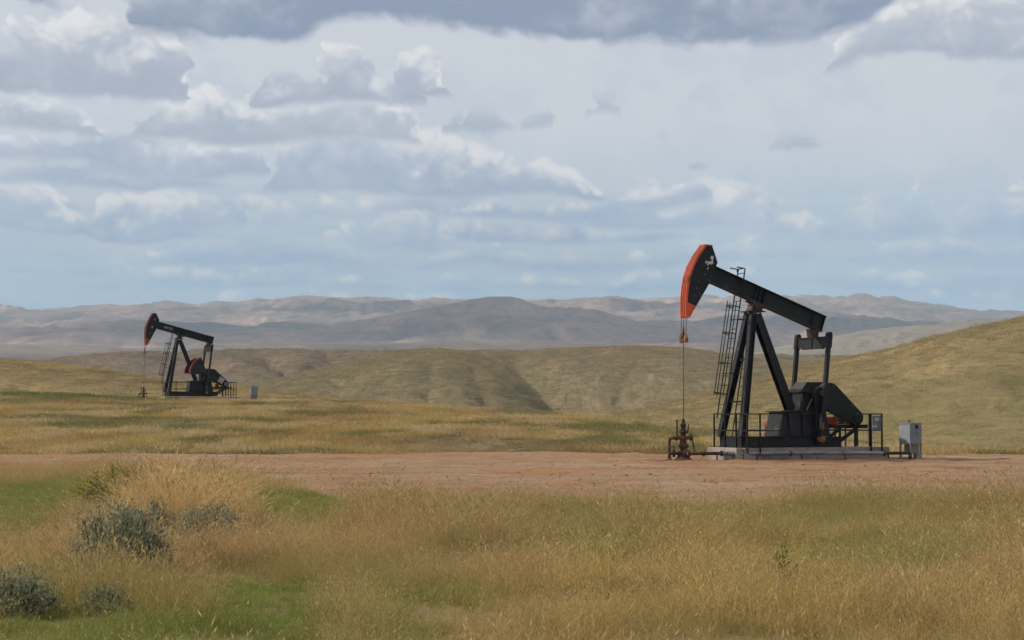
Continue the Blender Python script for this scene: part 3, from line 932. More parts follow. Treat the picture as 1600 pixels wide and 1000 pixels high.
        if far:       # broad sector weight with an orange rim
            for d, (a0, a1, r0, r1, m) in enumerate(((112, 176, 0.30, 1.28, 'black_grey'), (112, 176, 1.281, 1.40, 'faded_red'))):
                A = [math.radians(a0 + (a1 - a0) * k / 10) for k in range(11)]
                pl = [(sx + r1 * math.cos(q), sz - 0.05 + r1 * math.sin(q)) for q in A] + [(sx + r0 * math.cos(q), sz - 0.05 + r0 * math.sin(q)) for q in reversed(A)]
                MB().prism(pl, yc - 0.10 - 0.02 * d, yc + 0.10 + 0.02 * d).build('counterweight' if d == 0 else 'counterweight_rim', M[m], co, None if d == 0 else 'orange painted rim of the counterweight')
    if not far:
        MB().tube((3.72, 0.60, 1.02), (3.72, 0.78, 1.02), 0.27, n=20).tube((3.72, 0.56, 1.02), (3.72, 0.80, 1.02), 0.08, n=10).build('brake_drum', M['faded_red'], t, 'faded red drum beside the pedestal')
    # --- pedestal and gearbox
    pd = MB().taper((3.26, 5.12, -0.50, 0.50), (3.40, 5.0, -0.42, 0.42), base_z + 0.345, 1.50).build('pedestal', M['black_grey'] if not far else blk, t, bevel=0.01)
    for x in (3.55, 4.05, 4.6):
        MB().prism([(x - 0.015, base_z + 0.35), (x + 0.015, base_z + 0.35), (x + 0.015, 1.48), (x - 0.015, 1.48)], -0.53, -0.40).build('stiffener', gry, pd)
    MB().box((4.2, 0, 1.52), (1.75, 1.0, 0.035)).build('pedestal_top', gry, t)
    gb = MB()
    gb.prism([(4.22, 1.54), (5.02, 1.54), (5.05, 2.13), (4.20, 2.13)], -0.30, 0.30)
    gl = gb.build('gearbox_case', gry, t, bevel=0.012)
    MB().box((4.63, 0, 2.155), (0.98, 0.74, 0.05)).build('case_flange', M['black_grey'], gl)
    MB().prism([(4.17, 2.181), (5.10, 2.181), (5.12, 2.26), (4.98, 2.46), (4.36, 2.46), (4.18, 2.26)], -0.33, 0.33).build('gearbox_cover', gry, t, bevel=0.012)
    for x in (4.22, 4.36, 4.86, 5.0):
        MB().tube((x, -0.345, 2.12), (x, -0.345, 2.22), 0.022, n=6).build('flange_bolt', M['dark_rust'], gl)
    MB().tube((sx, -0.80, sz), (sx, 0.80, sz), 0.085, n=12).build('crank_shaft', M['dark_rust'], t)
    MB().bar((4.30, -0.36, 1.56), (4.52, -0.36, 1.93), 0.04, 0.04).build('brake_lever', M['pipe_grey'], t)
    # --- belt guard, motor, slide platform
    g0, r0, g1, r1 = (5.02, 2.0), 0.44, (6.06, 1.32), 0.245
    ang = math.atan2(g1[1] - g0[1], g1[0] - g0[0])
    poly = [(g0[0] + r0 * math.cos(ang + math.pi / 2 + k * math.pi / 10), g0[1] + r0 * math.sin(ang + math.pi / 2 + k * math.pi / 10)) for k in range(11)]
    poly += [(g1[0] + r1 * math.cos(ang - math.pi / 2 + k * math.pi / 10), g1[1] + r1 * math.sin(ang - math.pi / 2 + k * math.pi / 10)) for k in range(11)]
    bg = MB().prism(poly, -0.62, -0.38).build('belt_guard', M['black'], t, bevel=0.02)
    MB().tube((6.08, -0.68, 1.33), (6.08, -0.621, 1.33), 0.16, n=14).build('sheave_cover', gry if not far else M['grey_mark'], bg)
    if far:
        s_ = lambda a, b: (g0[0] + a * math.cos(ang) - b * math.sin(ang), g0[1] + a * math.sin(ang) + b * math.cos(ang))
        MB().prism([s_(0.58, -0.18), s_(0.98, -0.18), s_(0.98, 0.22), s_(0.58, 0.22)], -0.632, -0.621).build('warning_sign', M['white_mark'], bg, 'white sign with red marks')
        MB().prism([s_(0.66, -0.08), s_(0.74, -0.08), s_(0.74, 0.16), s_(0.66, 0.16)], -0.640, -0.633).build('sign_print', M['sign_red'], bg)
        MB().prism([s_(0.80, 0.0), s_(0.90, 0.0), s_(0.90, 0.14), s_(0.80, 0.14)], -0.640, -0.633).build('sign_print', M['sign_red'], bg)
    mo = MB().tube((6.06, -0.36, 1.36), (6.06, 0.34, 1.36), 0.19, n=16).tube((6.06, 0.341, 1.36), (6.06, 0.40, 1.36), 0.14, n=12).box((6.06, 0, 1.14), (0.34, 0.5, 0.06)).build('motor', M['dark_rust'], t)
    MB().box((5.62, 0.18, 1.22), (0.20, 0.34, 0.24)).build('motor_guard', M['orange'] if not far else M['faded_red'], t, 'orange box beside the motor')
    for y in (-0.48, 0.40):
        MB().ibeam((5.08, y, 1.04), (6.56, y, 1.04), 0.10, 0.12, 0.02).build('slide_rail', blk, t)
        MB().bar((5.40, y, base_z + 0.14), (6.12, y, 0.98), 0.09, 0.10).build('slide_brace', blk, t)
    MB().bar((6.50, -0.42, 1.04), (6.50, 0.34, 1.04), 0.08, 0.10).build('slide_cross_bar', blk, t)
    for y in (-0.44, 0.40):
        MB().bar((6.10, y, base_z), (6.10, y, 0.98), 0.06, 0.06, (1, 0, 0)).build('slide_post', blk, t)
    # --- caged ladder leaning along the front of the post
    a, b = Vector((1.33, 0, 1.30)), Vector((2.16, 0, 6.02 if not far else 5.3))
    b = a + (b - a)
    lad = MB()
    for y in (-0.20, 0.20):
        lad.bar(a + Vector((0, y, 0)), b + Vector((0, y, 0)), 0.035, 0.03, (1, 0, 0))
    lo = lad.build('ladder', M['black_grey'], t)
    nr = 16
    for k in range(nr):
        p = a.lerp(b, (k + 0.5) / nr)
        MB().tube((p.x, -0.182, p.z), (p.x, 0.182, p.z), 0.013, n=6).build('rung', M['black_grey'], lo)
    fw = Vector((-0.96, 0, 0.16))
    for f in (0.16, 0.36, 0.56, 0.74):
        p = a.lerp(b, f)
        pts = []
        for k in range(9):
            an = math.pi * k / 8
            pts.append(p + Vector((0, 0.21 * math.cos(an), 0)) + fw * (0.36 * math.sin(an)))
        hp = MB()
        for q, r in zip(pts[:-1], pts[1:]):
            hp.bar(q, r, 0.008, 0.032, (b - a).normalized())
        hp.build('cage_hoop', M['black_grey'], lo)
    for k in (1, 4, 7):
        an = math.pi * k / 8
        off = Vector((0, 0.205 * math.cos(an), 0)) + fw * (0.352 * math.sin(an))
        MB().bar(a.lerp(b, 0.14) + off, a.lerp(b, 0.77) + off, 0.03, 0.01, (0, 1, 0)).build('cage_strap', M['black_grey'], lo)
    for f in (0.30, 0.66):
        p = a.lerp(b, f)
        for y in (-0.16, 0.16):
            MB().bar((p.x, y, p.z), (p.x + 0.42, y, p.z), 0.025, 0.025).build('ladder_bracket', M['black_grey'], lo)
    if not far:
        MB().bar((2.12, 0.20, 5.93), (2.12, 0.20, 6.04), 0.03, 0.03, (1, 0, 0)).bar((2.12, -0.20, 6.02), (2.12, 0.20, 6.02), 0.03, 0.03).bar((2.12, -0.20, 6.02), (1.86, -0.20, 6.05), 0.03, 0.03).bar((2.12, 0.20, 6.02), (1.86, 0.20, 6.05), 0.03, 0.03).build('ladder_top_rail', M['black'], lo)
    # inner ladder between the front legs
    il = MB()
    for y in (-0.16, 0.16):
        il.bar((1.86, y, 0.75), (2.30, y, 3.30), 0.03, 0.025, (1, 0, 0))
    io = il.build('inner_ladder', M['black'], t)
    for k in range(9):
        f = (k + 0.5) / 9
        MB().tube((1.86 + 0.44 * f, -0.144, 0.75 + 2.55 * f), (1.86 + 0.44 * f, 0.144, 0.75 + 2.55 * f), 0.013, n=6).build('rung', M['black'], io)
    return t


def concrete_base(loc, rz, label):
    t = thing('concrete_base', label, 'foundation', loc, rz, 'concrete pump foundations')
    xs = [(1.37, 1.62), (1.64, 4.30), (4.312, 7.08)]
    for k, (a, b) in enumerate(xs):
        w = 0.90 if k else 0.86
        MB().box(((a + b) / 2, 0, 0.14 + (0.0 if k else 0.004)), (b - a, 2 * w, 0.49)).build('concrete_block', M['concrete'], t, bevel=0.015)
    MB().box((1.20, -0.25, 0.08), (0.30, 0.9, 0.24)).build('concrete_step', M['concrete'], t, bevel=0.015)
    return t


def guard_railing(loc, rz, label, far=False):
    t = thing('guard_railing', label, 'railing', loc, rz, 'railings round the pump bases')
    z0, z1 = 0.388, 1.46
    X0, X1, Yw = 1.70, 6.74, 0.985
    blk = M['black']
    zs = (1.44, 0.92)
    for s in (-1, 1):
        for z in zs:
            MB().bar((X0, s * Yw, z), (X1, s * Yw, z), 0.032, 0.032).build('rail', blk, t)
    for x in (X0, X1):
        for z in zs:
            MB().bar((x, -Yw + 0.021, z - 0.003), (x, Yw - 0.021, z - 0.003), 0.038, 0.038).build('rail', blk, t)
    for s in (-1, 1):
        for x in ((X0, 2.16, 6.32, X1) if s < 0 else (X0, 2.7, 3.9, 5.2, 6.32, X1)):
            MB().bar((x, s * (Yw - 0.002), z0 - 0.16), (x, s * (Yw - 0.002), z1), 0.042, 0.042, (1, 0, 0)).build('post', blk, t)
    for x in (X0, X1):
        for y in (-0.33, 0.33):
            MB().bar((x, y, z0), (x, y, z1 - 0.01), 0.045, 0.045, (1, 0, 0)).build('post', blk, t)
    # light wire mesh behind the rails
    for s, a, b in ((-1, X0, 2.16), (-1, 5.9, X1), (1, X0, X1)):
        m = MB()
        n = int((b - a) / 0.13)
        for k in range(1, n):
            x = a + (b - a) * k / n
            m.bar((x, s * (Yw - 0.03), 0.42), (x, s * (Yw - 0.03), 1.42), 0.004, 0.004, (1, 0, 0))
        for k in range(1, 8):
            z = 0.42 + k * 0.125
            m.bar((a, s * (Yw - 0.036), z), (b, s * (Yw - 0.036), z), 0.004, 0.004)
        m.build('wire_mesh', M['cable'], t)
    if not far:
        sg = MB().box((6.53, -Yw - 0.026, 1.15), (0.34, 0.006, 0.46)).build('notice_board', M['grey_mark'], t, 'weathered pale notice with blue marks')
        for dx, dz, w, h, m in ((0.03, 0.12, 0.16, 0.10, 'white_mark'), (-0.06, -0.10, 0.18, 0.08, 'white_mark'), (0.06, 0.0, 0.14, 0.04, 'sign_blue'), (-0.02, -0.18, 0.22, 0.04, 'sign_blue'), (-0.10, 0.05, 0.06, 0.12, 'sign_blue')):
            MB().box((6.50 + dx, -Yw - 0.032, 1.15 + dz), (w, 0.004, h)).build('notice_print', M[m], sg)
    return t


def wellhead(loc, rz, label):
    t = thing('wellhead', label, 'wellhead', loc, rz, 'wellheads under the horseheads')
    r, d = M['rust'], M['dark_rust']
    MB().lathe([(0.26, -0.05), (0.27, 0.06), (0.20, 0.09), (0.17, 0.20), (0.20, 0.22), (0.20, 0.28), (0.15, 0.30)], (0, 0, 0), 16).build('casing_head', d, t)
    MB().lathe([(0.11, 0.30), (0.12, 0.40), (0.17, 0.42), (0.17, 0.49), (0.12, 0.51), (0.10, 0.62), (0.13, 0.66), (0.13, 0.70), (0.09, 0.73), (0.08, 0.80)], (0, 0, 0), 14).build('tubing_spool', r, t)
    MB().lathe([(0.08, 0.80), (0.10, 0.84), (0.13, 0.88), (0.10, 0.95), (0.07, 0.98), (0.07, 1.03), (0.095, 1.06), (0.095, 1.12), (0.06, 1.16), (0.05, 1.26), (0.03, 1.30)], (0, 0, 0), 12).build('stuffing_box', d, t)
    tee = MB().tube((-0.34, 0, 0.70), (0.30, 0, 0.70), 0.055, n=10).tube((0.20, 0, 0.70), (0.26, 0, 0.70), 0.09, n=12).tube((-0.26, 0, 0.70), (-0.20, 0, 0.70), 0.09, n=12)
    tee.build('flow_tee', r, t)
    MB().path([(-0.30, 0, 0.70), (-0.42, 0, 0.68), (-0.44, 0, 0.55), (-0.44, 0, 0.0)], 0.05).lathe([(0.09, -0.02), (0.09, 0.05), (0.06, 0.07)], (-0.44, 0, 0), 10).build('side_pipe', r, t)
    v = MB().tube((-0.44, 0, 0.22), (-0.12, 0, 0.22), 0.05, n=10).build('valve_pipe', r, t)
    MB().tube((-0.33, 0, 0.22), (-0.27, 0, 0.22), 0.11, n=12).tube((-0.30, 0, 0.30), (-0.30, 0, 0.42), 0.02, n=6).tube((-0.38, 0, 0.43), (-0.22, 0, 0.43), 0.014, n=6).build('valve', d, v)
    MB().tube((-0.20, -0.02, 0.62), (-0.20, -0.02, 1.27), 0.032, 0.03, n=8).build('riser', r, t)
    MB().path([(0.24, -0.05, 0.84), (0.26, -0.05, 0.72), (0.33, -0.05, 0.34), (0.34, -0.05, 0.26)], 0.022, 6).build('bleed_line', d, t)
    MB().tube((0.14, 0.02, 0.84), (0.17, 0.02, 1.12), 0.02, n=6).build('lever', d, t)
    o = MB().tube((0.0, 0, 0.22), (0.12, -0.42, 0.22), 0.07, n=10).build('outlet', r, t)
    MB().tube((0.06, -0.22, 0.22), (0.075, -0.28, 0.22), 0.12, n=12).build('outlet_flange', d, o)
    MB().ball((0.10, 0.02, 0.92), 0.03).build('gauge', M['white_mark'], t)
    return t


def control_cabinet(loc, rz, label, far=False):
    t = thing('control_cabinet', label, 'control cabinet', loc, rz, 'control cabinets beside the pumps')
    g = M['galvanised']
    # -y is the side with the emblem, -x the plain side
    bx = MB().box((0, 0, 0.80), (0.50, 0.50, 0.64)).build('box', g, t, bevel=0.012)
    MB().box((0, 0, 1.132), (0.54, 0.54, 0.022)).build('lid', g, t)
    MB().box((0, -0.257, 0.80), (0.45, 0.012, 0.58)).build('door', g, bx)
    if not far:
        MB().prism([(-0.06, 0.98), (0.10, 0.96), (0.08, 1.06), (0.03, 1.10), (-0.03, 1.08)], -0.271, -0.264).build('dial', M['black'], bx, 'dark half-round dial')
        MB().prism([(-0.03, 0.80), (0.07, 0.77), (0.10, 0.86), (0.06, 0.93), (-0.02, 0.91)], -0.270, -0.264).build('sticker', M['grey_mark'], bx)
        MB().prism([(0.01, 0.84), (0.05, 0.83), (0.07, 0.89), (0.03, 0.90)], -0.275, -0.271).build('sticker_print', M['yellow_mark'], bx)
    for x in (-0.22, 0.22):
        for y in (-0.22, 0.22):
            MB().bar((x, y, -0.1), (x, y, 0.478), 0.05, 0.05, (1, 0, 0)).build('leg', g, t)
    MB().box((0.04, 0.0, 0.33), (0.30, 0.34, 0.28)).build('back_plate', M['concrete'], t)
    MB().box((0.10, -0.20, 0.10), (0.22, 0.16, 0.22)).build('junction_box', M['pipe_grey'], t)
    MB().path([(-0.12, -0.1, -0.05), (-0.12, -0.1, 0.30), (-0.08, -0.05, 0.47)], 0.045).build('conduit', M['dark_rust'], t)
    MB().tube((0.0, 0.05, 1.15), (0.0, 0.05, 1.24), 0.02, n=6).build('lifting_lug', M['dark_rust'], t)
    return t


def ground_point(px, py, z=0.0):
    u, w = (px - 800) / F_PX, (py - 648) / F_PX
    D = (EYE - z) / w
    return Vector((u * D, D, z))


L1 = P1 + Vector((0, 0, PADZ - 0.01))
pump_jack(L1, TH1, 'large black pump jack with bright orange horsehead on the red dirt pad', math.radians(19.6))
concrete_base(L1, TH1, 'pale concrete slab under the large pump jack on the dirt pad')
guard_railing(L1, TH1, 'black railing round the base of the large pump jack')
wellhead(L1, math.radians(5), 'rusty wellhead under the large pump jack, beside the long pipe')
cab1 = Vector(((1421 - 800) / F_PX * 51.6, 51.6, PADZ))
control_cabinet(cab1, math.radians(30), 'grey metal control cabinet right of the large pump jack, with dial and sticker')

# the pipe from the wellhead to the cabinet
pt = thing('flow_pipe', 'long grey pipe lying in front of the concrete slab, rusty at both ends', 'pipe', (0, 0, 0))
pa = Vector((L1.x + 0.16, L1.y - 0.40, 0.265))
pb = Vector((cab1.x - 0.1, cab1.y - 0.32, 0.245))
f1, f2 = pa.lerp(pb, 0.14), pa.lerp(pb, 0.88)
MB().tube(pa, f1, 0.052, n=12).build('rusty_section', M['rust'], pt)
MB().tube(f1, f2, 0.058, n=12).build('pipe_section', M['pipe_grey'], pt)
MB().tube(f2, pb, 0.050, n=12).tube(pb, pb + Vector((0.0, 0, -0.25)), 0.05, n=10).build('rusty_section', M['dark_rust'], pt)
for f in (0.06, 0.14, 0.45, 0.88):
    p = pa.lerp(pb, f)
    e = (pb - pa).normalized()
    MB().tube(p - e * 0.03, p + e * 0.03, 0.085, n=12).build('collar', M['dark_rust'], pt)
for f in (0.12, 0.30, 0.50, 0.70, 0.90):
    p = pa.lerp(pb, f)
    MB().bar((p.x, p.y, 0.0), (p.x, p.y, p.z - 0.05), 0.04, 0.04, (1, 0, 0)).build('pipe_stand', M['dark_rust'], pt)

L2 = P2
pump_jack(L2, TH2, 'small distant black pump jack with dull orange counterweights on the grassy rise', math.radians(13.9), True)
concrete_base(L2 + Vector((0, 0, -0.05)), TH2, 'concrete slab under the small distant pump jack')
guard_railing(L2, TH2, 'black railing round the base of the small distant pump jack', True)
wh2 = wellhead(L2 - Vector((0, 0, 0.06)), math.radians(5), 'wellhead under the small distant pump jack in green grass')
wh2.scale = (0.8, 0.8, 0.9)
c2 = P2 + Vector((math.cos(TH2), math.sin(TH2), 0)) * 8.0 + Vector((math.sin(TH2), -math.cos(TH2), 0)) * 1.2
c2.x = (397 - 800) / F_PX * c2.y
control_cabinet(c2, math.radians(18), 'pale metal control cabinet right of the small distant pump jack', True)


# ------------------------------------------------------------------ grass
lib = bpy.data.collections.new('grass_library')


def grass_mat():
    m, N, b, out = new_mat('grass_blades')
    ti = N.new('ShaderNodeAttribute', attribute_type='INSTANCER', attribute_name='tint')
    tt = N.new('ShaderNodeAttribute', attribute_type='GEOMETRY', attribute_name='along')
    sh = N.new('ShaderNodeAttribute', attribute_type='GEOMETRY', attribute_name='shade')
    se = N.new('ShaderNodeAttribute', attribute_type='GEOMETRY', attribute_name='seed')
    straw = N.mix(0.18, ti.outputs['Color'], (0.40, 0.285, 0.125))
    c = N.mix(N.ramp(tt.outputs['Fac'], 0.25, 1.0, 0.0, 0.55), ti.outputs['Color'], straw)
    c = N.mix(N.math('MULTIPLY', se.outputs['Fac'], 0.7), c, (0.50, 0.365, 0.21))
    mul = N.new('ShaderNodeVectorMath', operation='SCALE')
    N.l.new(c, mul.inputs[0])
    N.l.new(sh.outputs['Fac'], mul.inputs[3])
    c = mul.outputs[0]
    N.l.new(c, b.inputs['Base Color'])
    b.inputs['Roughness'].default_value = 0.7
    b.inputs['Specular IOR Level'].default_value = 0.25
    tr = N.new('ShaderNodeBsdfTranslucent')
    N.l.new(c, tr.inputs[0])
    mx = N.new('ShaderNodeMixShader')
    mx.inputs[0].default_value = 0.35
    N.l.new(b.outputs[0], mx.inputs[1])
    N.l.new(tr.outputs[0], mx.inputs[2])
    N.l.new(mx.outputs[0], out.inputs[0])
    return m


M['grass'] = grass_mat()


def tuft(name, n, R, h0, h1, width, lean, seeds, seed):
    r = np.random.default_rng(seed)
    V, Fc, along, shade, sd_ = [], [], [], [], []
    for k in range(n):
        a0, rr = r.uniform(0, 2 * np.pi), R * np.sqrt(r.uniform())
        bx, by = rr * np.cos(a0), rr * np.sin(a0)
        h = r.uniform(h0, h1)
        az = r.uniform(0, 2 * np.pi)
        ln = abs(r.normal(lean, lean * 0.7)) * h
        wd = width * r.uniform(0.7, 1.3)
        fa = r.uniform(0, np.pi)
        wx, wy = np.cos(fa) * wd / 2, np.sin(fa) * wd / 2
        s_ = r.uniform(0.7, 1.25)
        base = len(V)
        S = [0, 0.4, 0.75, 1.0]
        head = r.uniform() < seeds
        if head:
            h *= 1.18
        for s in S:
            cx, cy = bx + np.cos(az) * ln * s ** 2, by + np.sin(az) * ln * s ** 2
            cz = h * (s - 0.22 * lean * s ** 3) - 0.02
            w = (1 - 0.75 * s) if not head else 0.55
            if s < 1.0:
                V += [(cx - wx * w, cy - wy * w, cz), (cx + wx * w, cy + wy * w, cz)]
                along += [s, s]
            else:
                V.append((cx, cy, cz))
                along.append(1.0)
        m = len(V) - base
        shade += [s_] * m
        sd_ += [0.0] * m
        Fc += [(base, base + 1, base + 3, base + 2), (base + 2, base + 3, base + 5, base + 4), (base + 4, base + 5, base + 6)]
        if head:
            tip = np.array(V[-1])
            d = np.array([np.cos(az) * ln * 0.9, np.sin(az) * ln * 0.9, h * 0.55])
            d /= np.linalg.norm(d)
            L, hw = r.uniform(0.02, 0.045), width * 1.5
            for q in range(2):
                fx = np.array([np.cos(fa + q * 1.57), np.sin(fa + q * 1.57), 0]) * hw
                i = len(V)
                c0 = tip - d * L * 0.5
                V += [tuple(c0), tuple(c0 + d * L * 0.4 + fx), tuple(c0 + d * L), tuple(c0 + d * L * 0.4 - fx)]
                along += [1.0] * 4
                shade += [s_ * 1.05] * 4
                sd_ += [0.75] * 4
                Fc.append((i, i + 1, i + 2, i + 3))
    me = bpy.data.meshes.new(name)
    me.from_pydata(V, [], Fc)
    for nm, arr in (('along', along), ('shade', shade), ('seed', sd_)):
        at = me.attributes.new(nm, 'FLOAT', 'POINT')
        at.data.foreach_set('value', np.array(arr, np.float32))
    me.materials.append(M['grass'])
    o = bpy.data.objects.new(name, me)
    lib.objects.link(o)


for k in range(4):      # 0-3 leafy tufts
    tuft('tuft_%02d' % k, 62, 0.16, 0.05, 0.165, 0.0026, 0.70, 0.05, 10 + k)
for k in range(3):      # 4-6 seeding stalks
    tuft('tuft_%02d' % (4 + k), 36, 0.18, 0.08, 0.30, 0.0021, 0.65, 0.55, 30 + k)
for k in range(3):      # 7-9 coarse tufts for the far field
    tuft('tuft_%02d' % (7 + k), 70, 0.42, 0.06, 0.22, 0.014, 0.6, 0.04, 50 + k)
for k in range(2):      # 10-11 fine upright green tufts
    tuft('tuft_%02d' % (10 + k), 66, 0.16, 0.06, 0.19, 0.0034, 0.60, 0.02, 70 + k)


def scatter_group():
    ng = bpy.data.node_groups.new('scatter_grass', 'GeometryNodeTree')
    ng.interface.new_socket('Geometry', in_out='INPUT', socket_type='NodeSocketGeometry')
    ng.interface.new_socket('Geometry', in_out='OUTPUT', socket_type='NodeSocketGeometry')
    n, l = ng.nodes, ng.links
    gi, go = n.new('NodeGroupInput'), n.new('NodeGroupOutput')
    ci = n.new('GeometryNodeCollectionInfo')
    ci.inputs['Collection'].default_value = lib
    ci.inputs['Separate Children'].default_value = True
    ci.inputs['Reset Children'].default_value = True
    iop = n.new('GeometryNodeInstanceOnPoints')
    iop.inputs['Pick Instance'].default_value = True

    def attr(name, kind):
        a = n.new('GeometryNodeInputNamedAttribute')
        a.data_type = kind
        a.inputs['Name'].default_value = name
        return a.outputs[0]
    l.new(gi.outputs[0], iop.inputs['Points'])
    l.new(ci.outputs[0], iop.inputs['Instance'])
    l.new(attr('idx', 'INT'), iop.inputs['Instance Index'])
    l.new(attr('rot', 'FLOAT_VECTOR'), iop.inputs['Rotation'])
    l.new(attr('scl', 'FLOAT_VECTOR'), iop.inputs['Scale'])
    l.new(iop.outputs[0], go.inputs[0])
    return ng


SCATTER = scatter_group()


def scatter(name, P, idx, rot, scl, tint, label, category=None):
    me = bpy.data.meshes.new(name)
    me.vertices.add(len(P))
    me.vertices.foreach_set('co', P.astype(np.float32).ravel())
    a = me.attributes.new('idx', 'INT', 'POINT')
    a.data.foreach_set('value', idx.astype(np.int32))
    for nm, arr in (('rot', rot), ('scl', scl)):
        a = me.attributes.new(nm, 'FLOAT_VECTOR', 'POINT')
        a.data.foreach_set('vector', arr.astype(np.float32).ravel())
    a = me.attributes.new('tint', 'FLOAT_COLOR', 'POINT')
    a.data.foreach_set('color', np.concatenate([tint, np.ones((len(P), 1))], 1).astype(np.float32).ravel())
    o = link_mesh(name, me)
    md = o.modifiers.new('scatter', 'NODES')
    md.node_group = SCATTER
    return set_tags(o, label, category, kind='stuff')


GREEN = np.array((0.130, 0.160, 0.030))
YGREEN = np.array((0.16, 0.17, 0.022))
OLIVE_ = np.array((0.205, 0.182, 0.055))
STRAW = np.array((0.47, 0.335, 0.118))
GOLDEN = np.array((0.53, 0.375, 0.15))
PINK = np.array((0.43, 0.29, 0.135))
RUSSET = np.array((0.32, 0.185, 0.066))


def blend(base, colr, w):
    return base * (1 - w[:, None]) + colr * w[:, None]


def blob(x, y, px, py, rx, ry):
    """soft ellipse on the ground, centre and radii given in photo pixels at the ground"""
    D = np.maximum(y, 1)
    X = 800 + x / D * F_PX
    Yp = 648 + EYE / D * F_PX
    n = fbm(x / 0.9, y / 1.4, 3) * 0.55
    return smooth((1.25 - np.sqrt(((X - px) / rx) ** 2 + ((Yp - py) / ry) ** 2) + n) / 0.5)


def near_grass():
    r = np.random.default_rng(3)
    n = 130000
    D = r.uniform(6.5 ** 1.6, 44.5 ** 1.6, n) ** (1 / 1.6)
    u = r.uniform(-0.40, 0.40, n)
    x = u * D
    keep = (pad_dist(x, D) < r.normal(-0.05, 0.16, n))
    # thin with distance so the picture stays evenly dense
    x, D = x[keep], D[keep]
    z = ground_z(x, D)
    m = len(x)
    a = fbm(x / 3.6, D / 5.0, 4)
    b_ = fbm(x / 1.1 + 40, D / 1.5, 4)
    c = fbm(x / 7 - 20, D / 8 + 5, 3)
    Xp = 800 + x / D * F_PX
    Yp = 648 + EYE / D * F_PX
    st = r.uniform(size=m) < np.clip(0.40 + 0.55 * b_ + 0.25 * a, 0.10, 0.75)
    leaf = np.repeat(OLIVE_[None], m, 0)
    leaf = blend(leaf, GREEN, smooth((a * 0.7 + b_ * 0.6 + 0.05) / 0.35) * 0.75)
    leaf = blend(leaf, RUSSET, smooth((c + 0.06) / 0.28) * 0.65)
    leaf = blend(leaf, STRAW * 0.75, smooth((-b_ - 0.10) / 0.25) * 0.6)
    leaf = blend(leaf, PINK * 0.8, smooth((520 - Xp) / 220) * smooth((900 - Yp) / 60) * 0.45)
    stalk = np.repeat(STRAW[None], m, 0)
    stalk = blend(stalk, PINK, smooth((c + b_ * 0.5 + 0.05) / 0.3) * 0.7)
    stalk = blend(stalk, OLIVE_ * 1.25, smooth((a + 0.02) / 0.3) * 0.55)
    stalk = blend(stalk, PINK, smooth((480 - Xp) / 200) * smooth((930 - Yp) / 80) * 0.7)
    stalk = blend(stalk, OLIVE_ * 1.2, smooth((Xp - 600) / 200) * smooth((890 - Yp) / 60) * 0.5)
    tint = np.where(st[:, None], stalk, leaf)
    green_w = np.zeros(m)
    for px, py, rx, ry, w in ((400, 1000, 125, 90, 1.0), (110, 1020, 190, 60, 0.75), (60, 930, 70, 24, 0.7), (620, 1010, 60, 40, 0.6), (480, 800, 95, 32, 1.0), (330, 775, 110, 14, 0.8), (70, 985, 120, 30, 0.8), (450, 950, 70, 30, 0.8), (600, 935, 40, 25, 0.5), (150, 780, 140, 32, 1.0), (30, 800, 100, 44, 0.95), (240, 1015, 90, 40, 0.8), (330, 735, 160, 7, 0.7), (10, 880, 30, 30, 0.6), (400, 850, 50, 18, 0.6), (1210, 900, 25, 22, 0.5), (700, 940, 60, 26, 0.5), (1080, 815, 260, 16, 0.5), (900, 870, 130, 26, 0.6), (1400, 870, 150, 24, 0.55)):
        g = blob(x, D, px, py, rx, ry) * w
        tint = blend(tint, GREEN * 1.25, g * np.where(st, 0.75, 1.0))
        green_w = np.maximum(green_w, g)
    yg = blob(x, D, 215, 768, 38, 18)
    tint = blend(tint, YGREEN, yg * 0.9)
    gold = blob(x, D, 290, 818, 74, 28)
    gold = (r.uniform(size=m) < gold * 0.85) * np.maximum(gold, 0.6)
    tint = blend(tint, GOLDEN, gold)
    green_w *= (1 - gold)
    tint *= 1.12 * r.uniform(0.72, 1.3, m)[:, None] * (1 + r.normal(0, 0.05, (m, 3)))
    idx = r.integers(0, 4, m)
    st &= r.uniform(size=m) > green_w * 0.93
    idx = np.where(st, r.integers(4, 7, m), idx)
    idx = np.where((r.uniform(size=m) < green_w * 0.9) & ~st, r.integers(10, 12, m), idx)
    idx = np.where(r.uniform(size=m) < gold * 0.9, r.integers(4, 7, m), idx)
    edge = smooth((-pad_dist(x, D)) / 1.6)
    s = r.uniform(0.5, 1.2, m) * np.where(r.uniform(size=m) < 0.08, 1.35, 1.0) * (0.66 + 0.34 * smooth((D - 8) / 7)) * (1 - 0.25 * np.clip(green_w, 0, 1)) * (0.5 + 0.4 * edge) * (1 + 0.7 * fbm(x / 2.6 + 11, D / 3.2, 3)) * (1 + 1.3 * gold + 1.0 * fbm(x / 1.0 + 3, D / 1.3, 3)) * np.where(st, 1.12, 1.0)
    scl = np.stack([s * r.uniform(0.9, 1.25, m), s * r.uniform(0.9, 1.25, m), s * (1 - 0.12 * green_w)], 1)
    rot = np.stack([r.normal(0, 0.09, m), r.normal(0.06, 0.09, m), r.uniform(0, 6.28, m)], 1)
    scatter('prairie_grass', np.stack([x, D, z], 1), idx, rot, scl, tint, 'dry golden and green prairie grass across the foreground', 'grass')


near_grass()


